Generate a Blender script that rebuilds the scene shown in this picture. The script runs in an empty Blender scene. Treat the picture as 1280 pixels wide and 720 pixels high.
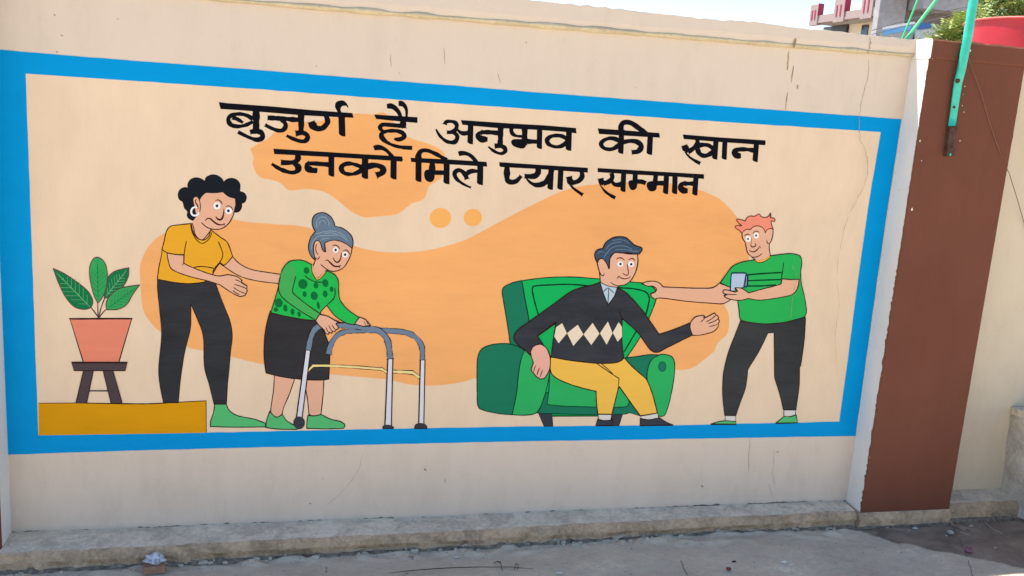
import bpy, bmesh, math, random
from mathutils import Vector, Matrix, noise
from mathutils.geometry import tessellate_polygon

# ------------------------------------------------------------------ camera, world, sun, exposure
S = bpy.context.scene
C = S.collection
EYE = Vector((0.0, -3.2, 1.61))
RX = Vector((0.9719697847749685, -0.019998515702024783, -0.234253701320714))
ROWS = [(0.9719697847749685, -0.019998515702024783, -0.234253701320714),
        (-0.2253592343143273, 0.2046621193447017, -0.9525369454328766),
        (0.06699218403663619, 0.9786283647406971, 0.19441854593363908)]
ROT = Matrix(ROWS)
FOC = 1144.0
cam_data = bpy.data.cameras.new('camera')
cam_data.sensor_width = 36.0
cam_data.lens = 36.0 * FOC / 1280.0
cam_data.clip_start = 0.05
cam_data.clip_end = 600.0
cam = bpy.data.objects.new('camera', cam_data)
cam.matrix_world = Matrix.Translation(EYE) @ ROT.to_4x4()
C.objects.link(cam)
S.camera = cam

SUN_DIR = Vector((-1.2, 1.0, 3.7)).normalized()          # towards the sun
EL = math.asin(SUN_DIR.z)
AZ = math.atan2(SUN_DIR.x, SUN_DIR.y)
world = bpy.data.worlds.new('World')
S.world = world
world.use_nodes = True
wn = world.node_tree
wn.nodes.clear()
sky = wn.nodes.new('ShaderNodeTexSky')
sky.sky_type = 'NISHITA'
sky.sun_disc = False
sky.sun_elevation = EL
sky.sun_rotation = AZ
sky.air_density = 0.8
sky.dust_density = 0.1
sky.ozone_density = 1.8
bg = wn.nodes.new('ShaderNodeBackground')
bg.inputs['Strength'].default_value = 0.095
wo = wn.nodes.new('ShaderNodeOutputWorld')
wn.links.new(sky.outputs[0], bg.inputs[0])
wn.links.new(bg.outputs[0], wo.inputs[0])
sl = bpy.data.lights.new('sun', 'SUN')
sl.energy = 4.0
sl.angle = math.radians(0.5)
sl.color = (1.0, 0.95, 0.87)
sun = bpy.data.objects.new('sun', sl)
sun.rotation_euler = SUN_DIR.to_track_quat('Z', 'Y').to_euler()
sun.location = (-3, 4, 9)
C.objects.link(sun)
S.view_settings.view_transform = 'Standard'
S.view_settings.look = 'None'
S.view_settings.gamma = 1.0
S.view_settings.exposure = 1.65

# ------------------------------------------------------------------ geometry of the photograph
def ray(px, py):
    return ROT @ Vector(((px - 640.0) / FOC, -(py - 360.0) / FOC, -1.0))
def onY(px, py, y):
    r = ray(px, py); t = (y - EYE.y) / r.y
    return EYE + r * t
def onX(px, py, x):
    r = ray(px, py); t = (x - EYE.x) / r.x
    return EYE + r * t
def onZ(px, py, z=0.0):
    r = ray(px, py); t = (z - EYE.z) / r.z
    return EYE + r * t

# ------------------------------------------------------------------ scene helpers
def obj(name, verts, faces, mats, parent=None, fm=None, smooth=False, loc=None):
    """one mesh object; verts are world coordinates, stored relative to the thing's base"""
    base = Vector((0, 0, 0))
    p = parent
    while p is not None:
        base = base + p.location; p = p.parent
    here = Vector(loc) - base if loc is not None else Vector((0, 0, 0))
    o_base = base + here
    me = bpy.data.meshes.new(name)
    me.from_pydata([tuple(Vector(v) - o_base) for v in verts], [], faces)
    if not isinstance(mats, (list, tuple)): mats = [mats]
    for m in mats: me.materials.append(m)
    if fm:
        me.polygons.foreach_set('material_index', fm)
    if smooth:
        me.polygons.foreach_set('use_smooth', [True] * len(me.polygons))
    me.update()
    o = bpy.data.objects.new(name, me)
    o.location = here
    C.objects.link(o)
    if parent is not None: o.parent = parent
    return o
def thing(name, label, cat, loc, group=None):
    o = bpy.data.objects.new(name, None); C.objects.link(o)
    o.empty_display_size = 0.1
    o.location = loc
    o['label'] = label; o['category'] = cat
    if group: o['group'] = group
    return o
def tag(o, label=None, cat=None, group=None, kind=None):
    if label: o['label'] = label
    if cat: o['category'] = cat
    if group: o['group'] = group
    if kind: o['kind'] = kind
    return o
class MB:
    def __init__(s): s.v = []; s.f = []; s.m = []
    def add(s, vs, fs, m=0):
        b = len(s.v); s.v += [Vector(v) for v in vs]
        for f in fs: s.f.append([i + b for i in f]); s.m.append(m)
    def box(s, x0, x1, y0, y1, z0, z1, m=0):
        s.add([(x0,y0,z0),(x1,y0,z0),(x1,y1,z0),(x0,y1,z0),(x0,y0,z1),(x1,y0,z1),(x1,y1,z1),(x0,y1,z1)],
              [(0,3,2,1),(4,5,6,7),(0,1,5,4),(1,2,6,5),(2,3,7,6),(3,0,4,7)], m)
    def tube(s, pts, rad, n=8, m=0, caps=True):
        pts = [Vector(p) for p in pts]
        if not isinstance(rad, (list, tuple)): rad = [rad] * len(pts)
        rings = []
        for i, p in enumerate(pts):
            d = (pts[min(i+1, len(pts)-1)] - pts[max(i-1, 0)]).normalized()
            a = d.cross(Vector((0.3, 1, 0.1))).normalized(); b = d.cross(a)
            rings.append([p + (a*math.cos(2*math.pi*k/n) + b*math.sin(2*math.pi*k/n))*rad[i] for k in range(n)])
        vs = [v for r in rings for v in r]; fs = []
        for i in range(len(pts)-1):
            for k in range(n):
                fs.append((i*n+k, i*n+(k+1)%n, (i+1)*n+(k+1)%n, (i+1)*n+k))
        if caps:
            fs.append(tuple(reversed(range(n)))); fs.append(tuple(range((len(pts)-1)*n, len(pts)*n)))
        s.add(vs, fs, m)
    def blob(s, c, r, seg=10, rings=7, amp=0.2, seed=0, m=0):
        c = Vector(c); vs = []; fs = []
        vs.append((0,0,1))
        for i in range(1, rings):
            t = math.pi*i/rings
            for k in range(seg):
                p = 2*math.pi*k/seg; vs.append((math.sin(t)*math.cos(p), math.sin(t)*math.sin(p), math.cos(t)))
        vs.append((0,0,-1))
        out = []
        for v in vs:
            v = Vector(v); q = 1 + amp*noise.noise(v*1.7 + Vector((seed*3.1, seed, 0)))
            out.append(c + Vector((v.x*r[0]*q, v.y*r[1]*q, v.z*r[2]*q)))
        for k in range(seg): fs.append((0, 1+k, 1+(k+1)%seg))
        for i in range(rings-2):
            for k in range(seg):
                a = 1+i*seg
                fs.append((a+k, a+seg+k, a+seg+(k+1)%seg, a+(k+1)%seg))
        a = 1+(rings-2)*seg; l = len(out)-1
        for k in range(seg): fs.append((a+(k+1)%seg, a+k, l))
        s.add(out, fs, m)
    def build(s, name, mats, parent=None, smooth=False, loc=None):
        return obj(name, s.v, s.f, mats, parent, s.m, smooth, loc)

# ------------------------------------------------------------------ materials
def lin(c):
    return tuple(((v/255)/12.92 if v/255 <= 0.04045 else ((v/255+0.055)/1.055)**2.4) for v in c)
CAL = (0.93, 0.925, 0.90)        # what the shade's own tint and level leave of a surface's colour
def base(c): return tuple(min(0.86, l*k) for l, k in zip(lin(c), CAL)) + (1.0,)
MATS = {}
def N(nt, t, **kw):
    n = nt.nodes.new(t)
    for k, v in kw.items():
        if k in n.inputs: n.inputs[k].default_value = v
        else: setattr(n, k, v)
    return n
def mapped(nt, scale, rot=(0, 0, 0)):
    g = nt.nodes.new('ShaderNodeNewGeometry')
    m = N(nt, 'ShaderNodeMapping'); m.inputs['Scale'].default_value = scale; m.inputs['Rotation'].default_value = rot
    nt.links.new(g.outputs['Position'], m.inputs['Vector'])
    return m.outputs[0]
def noise_n(nt, vec, scale, detail=4, rough=0.55, dist=0.0):
    n = N(nt, 'ShaderNodeTexNoise'); n.inputs['Scale'].default_value = scale
    n.inputs['Detail'].default_value = detail; n.inputs['Roughness'].default_value = rough
    n.inputs['Distortion'].default_value = dist
    nt.links.new(vec, n.inputs['Vector']); return n.outputs[0]
def ramp(nt, fac, stops):
    r = N(nt, 'ShaderNodeValToRGB')
    e = r.color_ramp.elements
    e[0].position = stops[0][0]; e[0].color = stops[0][1]
    e[1].position = stops[-1][0]; e[1].color = stops[-1][1]
    for p, c in stops[1:-1]:
        k = e.new(p); k.color = c
    nt.links.new(fac, r.inputs[0]); return r.outputs[0]
def mix(nt, fac, a, b, mode='MIX'):
    m = N(nt, 'ShaderNodeMix', data_type='RGBA', blend_type=mode)
    for s, x in ((0, fac), (6, a), (7, b)):
        if isinstance(x, (int, float)): m.inputs[s].default_value = x
        elif isinstance(x, tuple): m.inputs[s].default_value = x
        else: nt.links.new(x, m.inputs[s])
    return m.outputs[2]
def math_n(nt, op, a, b=0.0):
    m = N(nt, 'ShaderNodeMath', operation=op)
    for s, x in ((0, a), (1, b)):
        if isinstance(x, (int, float)): m.inputs[s].default_value = x
        else: nt.links.new(x, m.inputs[s])
    return m.outputs[0]
def new_mat(name, rough=0.8, spec=0.3):
    m = bpy.data.materials.new(name); m.use_nodes = True
    nt = m.node_tree; b = nt.nodes['Principled BSDF']
    b.inputs['Roughness'].default_value = rough
    b.inputs['Specular IOR Level'].default_value = spec
    return m, nt, b
def bump(nt, b, h, strength, dist=0.01, prev=None):
    n = N(nt, 'ShaderNodeBump'); n.inputs['Strength'].default_value = strength; n.inputs['Distance'].default_value = dist
    nt.links.new(h, n.inputs['Height'])
    if prev is not None: nt.links.new(prev, n.inputs['Normal'])
    nt.links.new(n.outputs[0], b.inputs['Normal']); return n.outputs[0]
def plaster_bump(nt, b, k=1.0):
    """trowelled plaster under the paint: broad waves plus fine grain, the same for all paints on the wall"""
    h1 = noise_n(nt, mapped(nt, (1, 1, 0.8)), 2.3, 3, 0.5)
    p = bump(nt, b, h1, 0.35*k, 0.03)
    h2 = noise_n(nt, mapped(nt, (1.6, 1, 1)), 38, 5, 0.6, 0.4)
    p = bump(nt, b, h2, 0.22*k, 0.004, p)
    h3 = noise_n(nt, mapped(nt, (0.5, 1, 2.2)), 160, 3, 0.6)
    bump(nt, b, h3, 0.10*k, 0.0015, p)
def paint(rgb, name='paint', rough=0.7, var=0.06, streak='h', raw=False, k=1.0):
    key = (rgb, name, rough, var, streak)
    if key in MATS: return MATS[key]
    m, nt, b = new_mat(name, rough, 0.03)
    c = tuple(lin(rgb)) + (1.0,) if raw else base(rgb)
    st = {'h': (0.55, 1, 1.9), 'v': (1.5, 1, 0.7), 'n': (1, 1, 1)}[streak]
    n1 = noise_n(nt, mapped(nt, st), 7, 7, 0.62, 0.2)
    n2 = noise_n(nt, mapped(nt, (1, 1, 1)), 1.3, 3, 0.5)
    f = math_n(nt, 'ADD', math_n(nt, 'MULTIPLY', n1, 0.5), math_n(nt, 'MULTIPLY', n2, 0.5))
    lo = tuple(v*(1-var*1.7) for v in c[:3]) + (1,); hi = tuple(min(0.9, v*(1+var*1.7)) for v in c[:3]) + (1,)
    col = ramp(nt, f, [(0.3, lo), (0.5, c), (0.72, hi)])
    # brush pulls: fine streaks of thinner and thicker paint, in patches
    sv_ = (26, 1, 2.2) if streak == 'v' else (2.2, 1, 26)
    n4 = noise_n(nt, mapped(nt, sv_, (0, 0.06, 0)), 5.5, 5, 0.62, 0.15)
    n5 = noise_n(nt, mapped(nt, (1, 1, 1)), 4.5, 3, 0.5)
    k4 = min(0.2, 0.022 + max(0.0, var-0.08)*0.8)
    pull = ramp(nt, math_n(nt, 'ADD', math_n(nt, 'MULTIPLY', n4, 0.7), math_n(nt, 'MULTIPLY', n5, 0.3)), [(0.36, (1-k4, 1-k4, 1-k4, 1)), (0.5, (1, 1, 1, 1)), (0.66, (1+k4*.5, 1+k4*.5, 1+k4*.5, 1))])
    col = mix(nt, 1.0, col, pull, 'MULTIPLY')
    # tiny specks of grit and missed spots
    v = N(nt, 'ShaderNodeTexVoronoi'); v.inputs['Scale'].default_value = 21
    nt.links.new(mapped(nt, (1, 1, 1)), v.inputs['Vector'])
    sp = math_n(nt, 'LESS_THAN', v.outputs['Distance'], 0.035)
    gate = math_n(nt, 'GREATER_THAN', noise_n(nt, mapped(nt, (1, 1, 1)), 7, 2), 0.56)
    sp = math_n(nt, 'MULTIPLY', math_n(nt, 'MULTIPLY', sp, gate), 0.45)
    col = mix(nt, sp, col, (0.14, 0.12, 0.10, 1))
    nt.links.new(col, b.inputs['Base Color'])
    plaster_bump(nt, b, k)
    MATS[key] = m
    return m
def wall_mat(rgb, name, low=0.0, dirt=1.0):
    """distemper on plaster: blotches, grey scuffs, vertical run marks, grime near the foot"""
    m, nt, b = new_mat(name, 0.85, 0.15)
    c = base(rgb)
    n1 = noise_n(nt, mapped(nt, (1, 1, 1)), 1.3, 5, 0.6)
    n2 = noise_n(nt, mapped(nt, (3.2, 1, 0.8)), 4.2, 8, 0.7, 0.1)
    f = math_n(nt, 'ADD', math_n(nt, 'MULTIPLY', n1, 0.55), math_n(nt, 'MULTIPLY', n2, 0.45))
    lo = (c[0]*0.92, c[1]*0.915, c[2]*0.90, 1); hi = (min(.86, c[0]*1.04), min(.86, c[1]*1.04), min(.86, c[2]*1.05), 1)
    col = ramp(nt, f, [(0.34, lo), (0.5, c), (0.68, hi)])
    # grime: ragged mask that gets common towards the foot of the wall
    g = nt.nodes.new('ShaderNodeNewGeometry'); sx = nt.nodes.new('ShaderNodeSeparateXYZ')
    nt.links.new(g.outputs['Position'], sx.inputs[0])
    hz = N(nt, 'ShaderNodeMapRange'); nt.links.new(sx.outputs[2], hz.inputs[0])
    hz.inputs[1].default_value = 0.06; hz.inputs[2].default_value = 0.48
    hz.inputs[3].default_value = 0.07*dirt; hz.inputs[4].default_value = 0.0
    gr = noise_n(nt, mapped(nt, (1.5, 1, 0.9)), 8.5, 10, 0.76, 0.15)
    gm = ramp(nt, math_n(nt, 'ADD', gr, hz.outputs[0]), [(0.56, (0,0,0,1)), (0.90, (1,1,1,1))])
    gm = math_n(nt, 'MULTIPLY', gm, 0.38)
    col = mix(nt, gm, col, (c[0]*0.60, c[1]*0.56, c[2]*0.52, 1))
    # specks
    v = N(nt, 'ShaderNodeTexVoronoi'); v.inputs['Scale'].default_value = 17
    nt.links.new(mapped(nt, (1, 1, 1)), v.inputs['Vector'])
    sp = math_n(nt, 'LESS_THAN', v.outputs['Distance'], 0.05)
    gate = math_n(nt, 'GREATER_THAN', noise_n(nt, mapped(nt, (1, 1, 1)), 5, 2), 0.55)
    col = mix(nt, math_n(nt, 'MULTIPLY', math_n(nt, 'MULTIPLY', sp, gate), 0.5), col, (0.16, 0.13, 0.11, 1))
    nt.links.new(col, b.inputs['Base Color'])
    plaster_bump(nt, b, 1.3)
    return m
def concrete(rgb, name, dark=0.6, sc=1.0, rough=0.9, bs=1.0, cal=True, streaky=False):
    m, nt, b = new_mat(name, rough, 0.2)
    c = base(rgb) if cal else tuple(lin(rgb)) + (1,)
    mp = mapped(nt, (0.5, 2.2, 1), (0, 0, 0.5)) if streaky else mapped(nt, (1, 1, 1))
    n1 = noise_n(nt, mp, 3.2*sc, 9, 0.66, 0.7)
    n2 = noise_n(nt, mapped(nt, (1, 1, 1)), 22*sc, 10, 0.8)
    f = math_n(nt, 'ADD', math_n(nt, 'MULTIPLY', n1, 0.5), math_n(nt, 'MULTIPLY', n2, 0.5))
    col = ramp(nt, f, [(0.36, tuple(v*dark for v in c[:3])+(1,)), (0.47, tuple(v*(0.5+dark*0.5) for v in c[:3])+(1,)),
                       (0.56, c), (0.72, tuple(min(.85, v*1.28) for v in c[:3])+(1,))])
    nt.links.new(col, b.inputs['Base Color'])
    p = bump(nt, b, n1, 0.5*bs, 0.02)
    p = bump(nt, b, n2, 0.5*bs, 0.006, p)
    bump(nt, b, noise_n(nt, mapped(nt, (1, 1, 1)), 190, 3, 0.7), 0.3*bs, 0.002, p)
    return m
def plain(rgb, name, rough=0.5, spec=0.4, var=0.1, sc=14, metal=0.0, bs=0.2):
    m, nt, b = new_mat(name, rough, spec)
    c = tuple(lin(rgb)) + (1,)
    n1 = noise_n(nt, mapped(nt, (1, 1, 1)), sc, 5, 0.6, 0.3)
    nt.links.new(ramp(nt, n1, [(0.3, tuple(v*(1-var*2) for v in c[:3])+(1,)), (0.7, tuple(min(.9, v*(1+var*2)) for v in c[:3])+(1,))]), b.inputs['Base Color'])
    b.inputs['Metallic'].default_value = metal
    bump(nt, b, n1, bs, 0.004)
    return m

M_WALL = wall_mat((209, 193, 177), 'cream_distemper')
M_WALL2 = wall_mat((208, 192, 168), 'cream_distemper_beyond', dirt=1.2)
M_DRIP = concrete((200, 187, 158), 'weathered_drip_edge', 0.7, 3, bs=0.6)
M_BROWN = paint((109, 69, 56), 'brown_wall_paint', 0.75, 0.07, 'v', k=0.8)
M_WHITEWASH = wall_mat((226, 223, 218), 'grey_whitewash', dirt=0.6)
M_CEM_TOP = concrete((238, 222, 196), 'blue_grey_cement', 0.5, 3.0)
M_CEM_FACE = concrete((204, 176, 146), 'stained_render', 0.4, 3.5, bs=1.4)
M_BLOCKC = concrete((216, 206, 190), 'rough_concrete', 0.55, 2.4, bs=1.4)
M_CRACK = plain((140, 124, 104), 'crack_brown', 0.95, 0.1, 0.3, 30)  # flat brown tone for the crack strips and small wall marks
M_STAIN = plain((150, 132, 100), 'rain_stain', 0.95, 0.1, 0.25, 30)

# ------------------------------------------------------------------ ground
def ground_mat():
    m, nt, b = new_mat('cement_paving', 0.88, 0.25)
    c = base((216, 200, 174))
    mp = mapped(nt, (0.8, 1.5, 1), (0, 0, -0.35))
    n1 = noise_n(nt, mp, 3.4, 12, 0.74, 0.25)
    n2 = noise_n(nt, mapped(nt, (0.9, 1.3, 1), (0, 0, -0.4)), 34, 12, 0.88, 0.1)
    f = math_n(nt, 'ADD', math_n(nt, 'MULTIPLY', n1, 0.5), math_n(nt, 'MULTIPLY', n2, 0.5))
    col = ramp(nt, f, [(0.30, (c[0]*.50, c[1]*.50, c[2]*.50, 1)), (0.47, (c[0]*.84, c[1]*.84, c[2]*.86, 1)),
                       (0.56, c), (0.64, (min(.85, c[0]*1.5), min(.85, c[1]*1.5), min(.85, c[2]*1.52), 1))])
    vs_ = N(nt, 'ShaderNodeTexVoronoi'); vs_.inputs['Scale'].default_value = 120; nt.links.new(mapped(nt, (1, 1, 1)), vs_.inputs['Vector'])
    col = mix(nt, math_n(nt, 'MULTIPLY', math_n(nt, 'LESS_THAN', vs_.outputs['Distance'], 0.22), 0.5), col, vs_.outputs['Color'], 'SOFT_LIGHT')
    # pale lime scale in blotches close to the plinth
    g = nt.nodes.new('ShaderNodeNewGeometry'); sx = nt.nodes.new('ShaderNodeSeparateXYZ')
    nt.links.new(g.outputs['Position'], sx.inputs[0])
    # damp earth patch in the corner by the pillar: ragged diagonal edge
    e1 = noise_n(nt, mapped(nt, (1, 1, 1)), 5, 6, 0.6)
    # edge line through (2.22,-0.13) and (2.65,-0.45)
    d = math_n(nt, 'ADD', math_n(nt, 'MULTIPLY', sx.outputs[0], 0.60), math_n(nt, 'MULTIPLY', sx.outputs[1], 0.80))
    d = math_n(nt, 'ADD', math_n(nt, 'SUBTRACT', d, 1.245), math_n(nt, 'MULTIPLY', math_n(nt, 'SUBTRACT', e1, 0.5), 0.16))
    near = math_n(nt, 'GREATER_THAN', math_n(nt, 'ADD', sx.outputs[1], math_n(nt, 'MULTIPLY', e1, 0.2)), -0.48)
    dm = N(nt, 'ShaderNodeMapRange'); nt.links.new(d, dm.inputs[0]); dm.inputs[1].default_value = -0.006; dm.inputs[2].default_value = 0.006
    dm = math_n(nt, 'MULTIPLY', dm.outputs[0], near)
    n3 = noise_n(nt, mapped(nt, (1, 1, 1)), 6, 8, 0.7, 0.5)
    damp = ramp(nt, n3, [(0.35, base((116, 104, 92))), (0.52, base((150, 132, 115))), (0.7, base((180, 160, 138)))])
    col = mix(nt, dm, col, damp)
    # dirty open cracks in the cement
    vo = N(nt, 'ShaderNodeTexVoronoi', feature='DISTANCE_TO_EDGE'); vo.inputs['Scale'].default_value = 1.1
    w = mix(nt, 0.12, mapped(nt, (1, 1, 1)), noise_n(nt, mapped(nt, (1, 1, 1)), 5, 6, 0.7), 'ADD')
    nt.links.new(w, vo.inputs['Vector'])
    ck = math_n(nt, 'LESS_THAN', vo.outputs['Distance'], 0.003)
    ck = math_n(nt, 'MULTIPLY', ck, math_n(nt, 'GREATER_THAN', e1, 0.5))
    col = mix(nt, math_n(nt, 'MULTIPLY', ck, 0.6), col, (0.06, 0.055, 0.05, 1))
    nt.links.new(col, b.inputs['Base Color'])
    rg = N(nt, 'ShaderNodeMapRange'); nt.links.new(dm, rg.inputs[0]); rg.inputs[3].default_value = 0.88; rg.inputs[4].default_value = 0.6
    nt.links.new(rg.outputs[0], b.inputs['Roughness'])
    p = bump(nt, b, n1, 0.5, 0.03)
    p = bump(nt, b, n2, 0.5, 0.008, p)
    bump(nt, b, noise_n(nt, mapped(nt, (1, 1, 1)), 160, 4, 0.7), 0.35, 0.002, p)
    return m
M_GROUND = ground_mat()
def axis(lo, hi, step, far):
    a = []; x = lo
    while x <= hi + 1e-6: a.append(x); x += step
    s = step; l = lo; r = hi; L = []; R = []
    while l > -far: s *= 1.5; l -= s; L.append(l); 
    s = step
    while r < far: s *= 1.5; r += s; R.append(r)
    return L[::-1] + a + R
gx = axis(-1.4, 3.6, 0.011, 260); gy = axis(-1.0, 0.1, 0.009, 260)
def gh(x, y):
    if -1.4 <= x <= 3.6 and -1.0 <= y <= 0.1:
        v = 0.006*noise.noise(Vector((x*2.1, y*3, 0))) + 0.003*noise.noise(Vector((x*9, y*12, 3)))
        e = y + 0.12 + 0.02*noise.noise(Vector((x*4, 0, 7)))          # crusty joint along the plinth
        if -0.09 < e < 0.02: v += 0.020*max(0, noise.noise(Vector((x*13, y*30, 1)))+0.12+0.3*noise.noise(Vector((x*2.3, 4, 1)))) * min(1, (e+.09)/.05) * (1 if x < 2.25 else 0.4)
        return v - 0.003
    return -0.003
gv = [(x, y, gh(x, y)) for y in gy for x in gx]
nx = len(gx)
gf = [(j*nx+i, j*nx+i+1, (j+1)*nx+i+1, (j+1)*nx+i) for j in range(len(gy)-1) for i in range(nx-1)]
o = obj('ground', gv, gf, M_GROUND, smooth=True); tag(o, kind='structure')

# ------------------------------------------------------------------ boundary wall with coping and plinth
XL, XR = -0.915, 2.31
Z_LED, Z_COP = 0.065, 1.893
wall = thing('boundary_wall', 'cream plastered boundary wall behind the mural, with coping, plinth and cracks', 'wall', (0.7, 0.1, 0))
def wall_slab(x0, x1, y0, y1, z0, z1, name, mat, parent):
    mb = MB(); mb.box(x0, x1, y0, y1, z0, z1); return mb.build(name, mat, parent)
wall_slab(XL, XR, 0.0, 0.2, 0.0, 1.90, 'wall_panel', M_WALL, wall)
def strip(name, x0, x1, step, prof, mats, parent, matf=None, ends=True, smooth=False):
    n = max(2, int((x1-x0)/step)); vs = []; fs = []; ms = []
    k = None
    for i in range(n+1):
        x = x0 + (x1-x0)*i/n
        pr = prof(x); k = len(pr)
        vs += [(x, y, z) for y, z in pr]
    for i in range(n):
        for j in range(k-1):
            fs.append((i*k+j, (i+1)*k+j, (i+1)*k+j+1, i*k+j+1)); ms.append(matf(j) if matf else 0)
    if ends:
        fs.append(tuple(range(k))); ms.append(0)
        fs.append(tuple(reversed(range(n*k, n*k+k)))); ms.append(0)
    return obj(name, vs, fs, mats, parent, ms, smooth)
def nz(x, s, seed, a): return a*noise.noise(Vector((x*s, seed*5.3, seed)))
def cop_top(x): return 1.963 + (2.31-x)*0.006
def cop_bot(x): return 1.902 - (2.31-x)*0.009
def cprof(x):
    b = cop_bot(x) + nz(x, 3, 1, .004) + nz(x, 22, 2, .003)
    t = cop_top(x) + nz(x, 4, 3, .006) + nz(x, 31, 4, .0045)*(1 if noise.noise(Vector((x*2.2, 9, 1))) > 0 else .4)
    w = nz(x, 2.2, 5, .003)
    return [(0.02, b+.001), (-0.006+w, b), (-0.013+w, b+.008), (-0.016+w, b+.030), (-0.0145+w, t-.003+nz(x,40,6,.002)), (-0.0135+w, t), (0.05, t+.001), (0.21, t), (0.21, b)]
strip('coping', XL, XR, 0.008, cprof, M_WALL, wall)
def dprof(x):
    g = 0.75*max(0.0, min(1.0, 0.62 + 1.7*noise.noise(Vector((x*1.6, 2, 2))) + 0.8*noise.noise(Vector((x*11, 2, 5)))))
    b = cop_bot(x); h = 0.0135*g + .001
    return [(-0.002, b-.006*g-.002), (-0.008-.006*g, b-.002-.006*g), (-0.0145-.008*g, b+.003), (-0.015-.008*g, b+.3*h+.003), (-0.0135, b+h+.004), (0.0, b+h+.004)]
strip('drip_edge', XL+.002, XR-.002, 0.006, dprof, M_DRIP, wall, smooth=True)
def led_y(x): return -0.155 + (x+0.9)*0.016
def lprof(x, e=0.0):
    f = led_y(x)
    zt = Z_LED + nz(x, 5, 8, .003)
    return [(0.01, zt+.002), (f*0.4, zt+nz(x, 9, 12, .002)), (f+.012+nz(x, 7, 19, .008), zt-.001+nz(x, 25, 9, .004)), (f+nz(x, 18, 10, .008), zt-.010+nz(x,30,13,.007)),
            (f-.004+nz(x, 14, 11, .008)+nz(x, 50, 15, .003), zt*0.5), (f+.004+nz(x, 20, 12, .014)+nz(x, 55, 16, .005), 0.014), (f-.005, -0.02)]
o = strip('plinth', XL, 2.295, 0.01, lprof, [M_CEM_TOP, M_CEM_FACE], wall, matf=lambda j: 0 if j < 2 else 1)
o['label'] = 'low concrete plinth running along the foot of the wall'

def px_ribbon(mb, pts, w, y, m=0):
    """thin strip on the plane y along photo-traced points"""
    n = len(pts); L = []; R = []
    if not isinstance(w, (list, tuple)): w = [w]*n
    for i, p in enumerate(pts):
        a = pts[max(0, i-1)]; b = pts[min(n-1, i+1)]
        dx, dy = b[0]-a[0], b[1]-a[1]; d = math.hypot(dx, dy) or 1
        nxx, nyy = -dy/d*w[i]/2, dx/d*w[i]/2
        L.append(onY(p[0]+nxx, p[1]+nyy, y)); R.append(onY(p[0]-nxx, p[1]-nyy, y))
    vs = L + R
    fs = [(i, i+1, n+i+1, n+i) for i in range(n-1)]
    mb.add(vs, fs, m)
def jag(pts, amp, seed, sub=5):
    rnd = random.Random(seed); out = []
    for (x0, y0), (x1, y1) in zip(pts, pts[1:]):
        for k in range(sub):
            t = k/sub; out.append((x0+(x1-x0)*t+rnd.uniform(-amp, amp), y0+(y1-y0)*t+rnd.uniform(-amp, amp)))
    out.append(pts[-1]); return out
cracks = [([(1087, 46), (1088, 54), (1085.5, 62), (1085, 69)], 1.3, -0.0175, M_CRACK),
          ([(1085, 74), (1086, 84), (1085, 96), (1080, 116), (1076, 128), (1074, 144)], 0.8, -0.0004, M_CRACK),
          ([(1074, 144), (1074, 162), (1075, 176), (1079, 181), (1082, 190), (1085, 206), (1084, 220), (1078, 236), (1070, 252), (1062, 266)], 0.8, -0.0135, M_CRACK),
          ([(1061, 270), (1054, 290), (1048, 322), (1046, 345)], 0.45, -0.0135, M_CRACK),
          ([(937.5, 546), (937, 560), (935, 592)], 0.8, -0.0004, M_CRACK),
          ([(967.5, 562), (967, 580), (965, 592), (969, 606)], 0.6, -0.0004, M_CRACK),
          ([(961, 604), (965, 618), (968, 630)], 0.5, -0.0004, M_CRACK),
          ([(453, 566), (450, 585), (440, 600), (425, 618), (408, 632)], 0.45, -0.0004, M_CRACK),
          ([(1046, 348), (1049, 380), (1044, 420), (1047, 470)], 0.35, -0.0135, M_CRACK),
          ([(990, 330), (996, 345), (991, 372), (988, 400)], 0.45, -0.0135, M_CRACK)]
for i, (pts, w, y, m) in enumerate(cracks):
    mb = MB(); rp = jag(pts, w*0.9, i); rnd = random.Random(i+50)
    ws = [w*rnd.uniform(0.25, 0.85) for _ in rp]; ws[0] = ws[-1] = 0.1
    px_ribbon(mb, rp, ws, y); mb.build('crack', m, wall)
for i, (pts, w) in enumerate([([(986, 64), (985, 76), (984, 88)], 2.2), ([(992, 82), (990, 95), (989, 103)], 1.6), ([(996.5, 106), (997, 111)], 2.2),
                              ([(985, 115), (983, 126), (982, 137)], 1.4), ([(995, 48), (993.5, 54), (992, 60)], 3.0), ([(1000, 183), (998, 190)], 1.2),
                              ([(67, 18), (69, 20)], 1.8), ([(76, 44), (79, 45)], 1.6), ([(70, 64), (72, 66)], 2), ([(555, 60), (556, 80)], .6), ([(622, 92), (626, 104)], .6), ([(488, 68), (489, 84)], .6),
                              ([(530, 586), (533, 588)], 2), ([(556, 598), (557, 604)], 1), ([(876, 607), (879, 609)], 2), ([(971, 564), (973, 565)], 1.8), ([(387, 629), (389, 630)], 1.6)]):
    mb = MB(); rp = jag(pts, 0.35, i+9, 4); ws = [w*(0.4+0.6*math.sin(math.pi*min(1, (k+.6)/len(rp)))) for k in range(len(rp))]
    px_ribbon(mb, rp, ws, -0.0005 if pts[0][1] > 62 or pts[0][0] < 900 else -0.019)
    mb.build('stain', M_STAIN if i < 6 else M_CRACK, wall)

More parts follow.
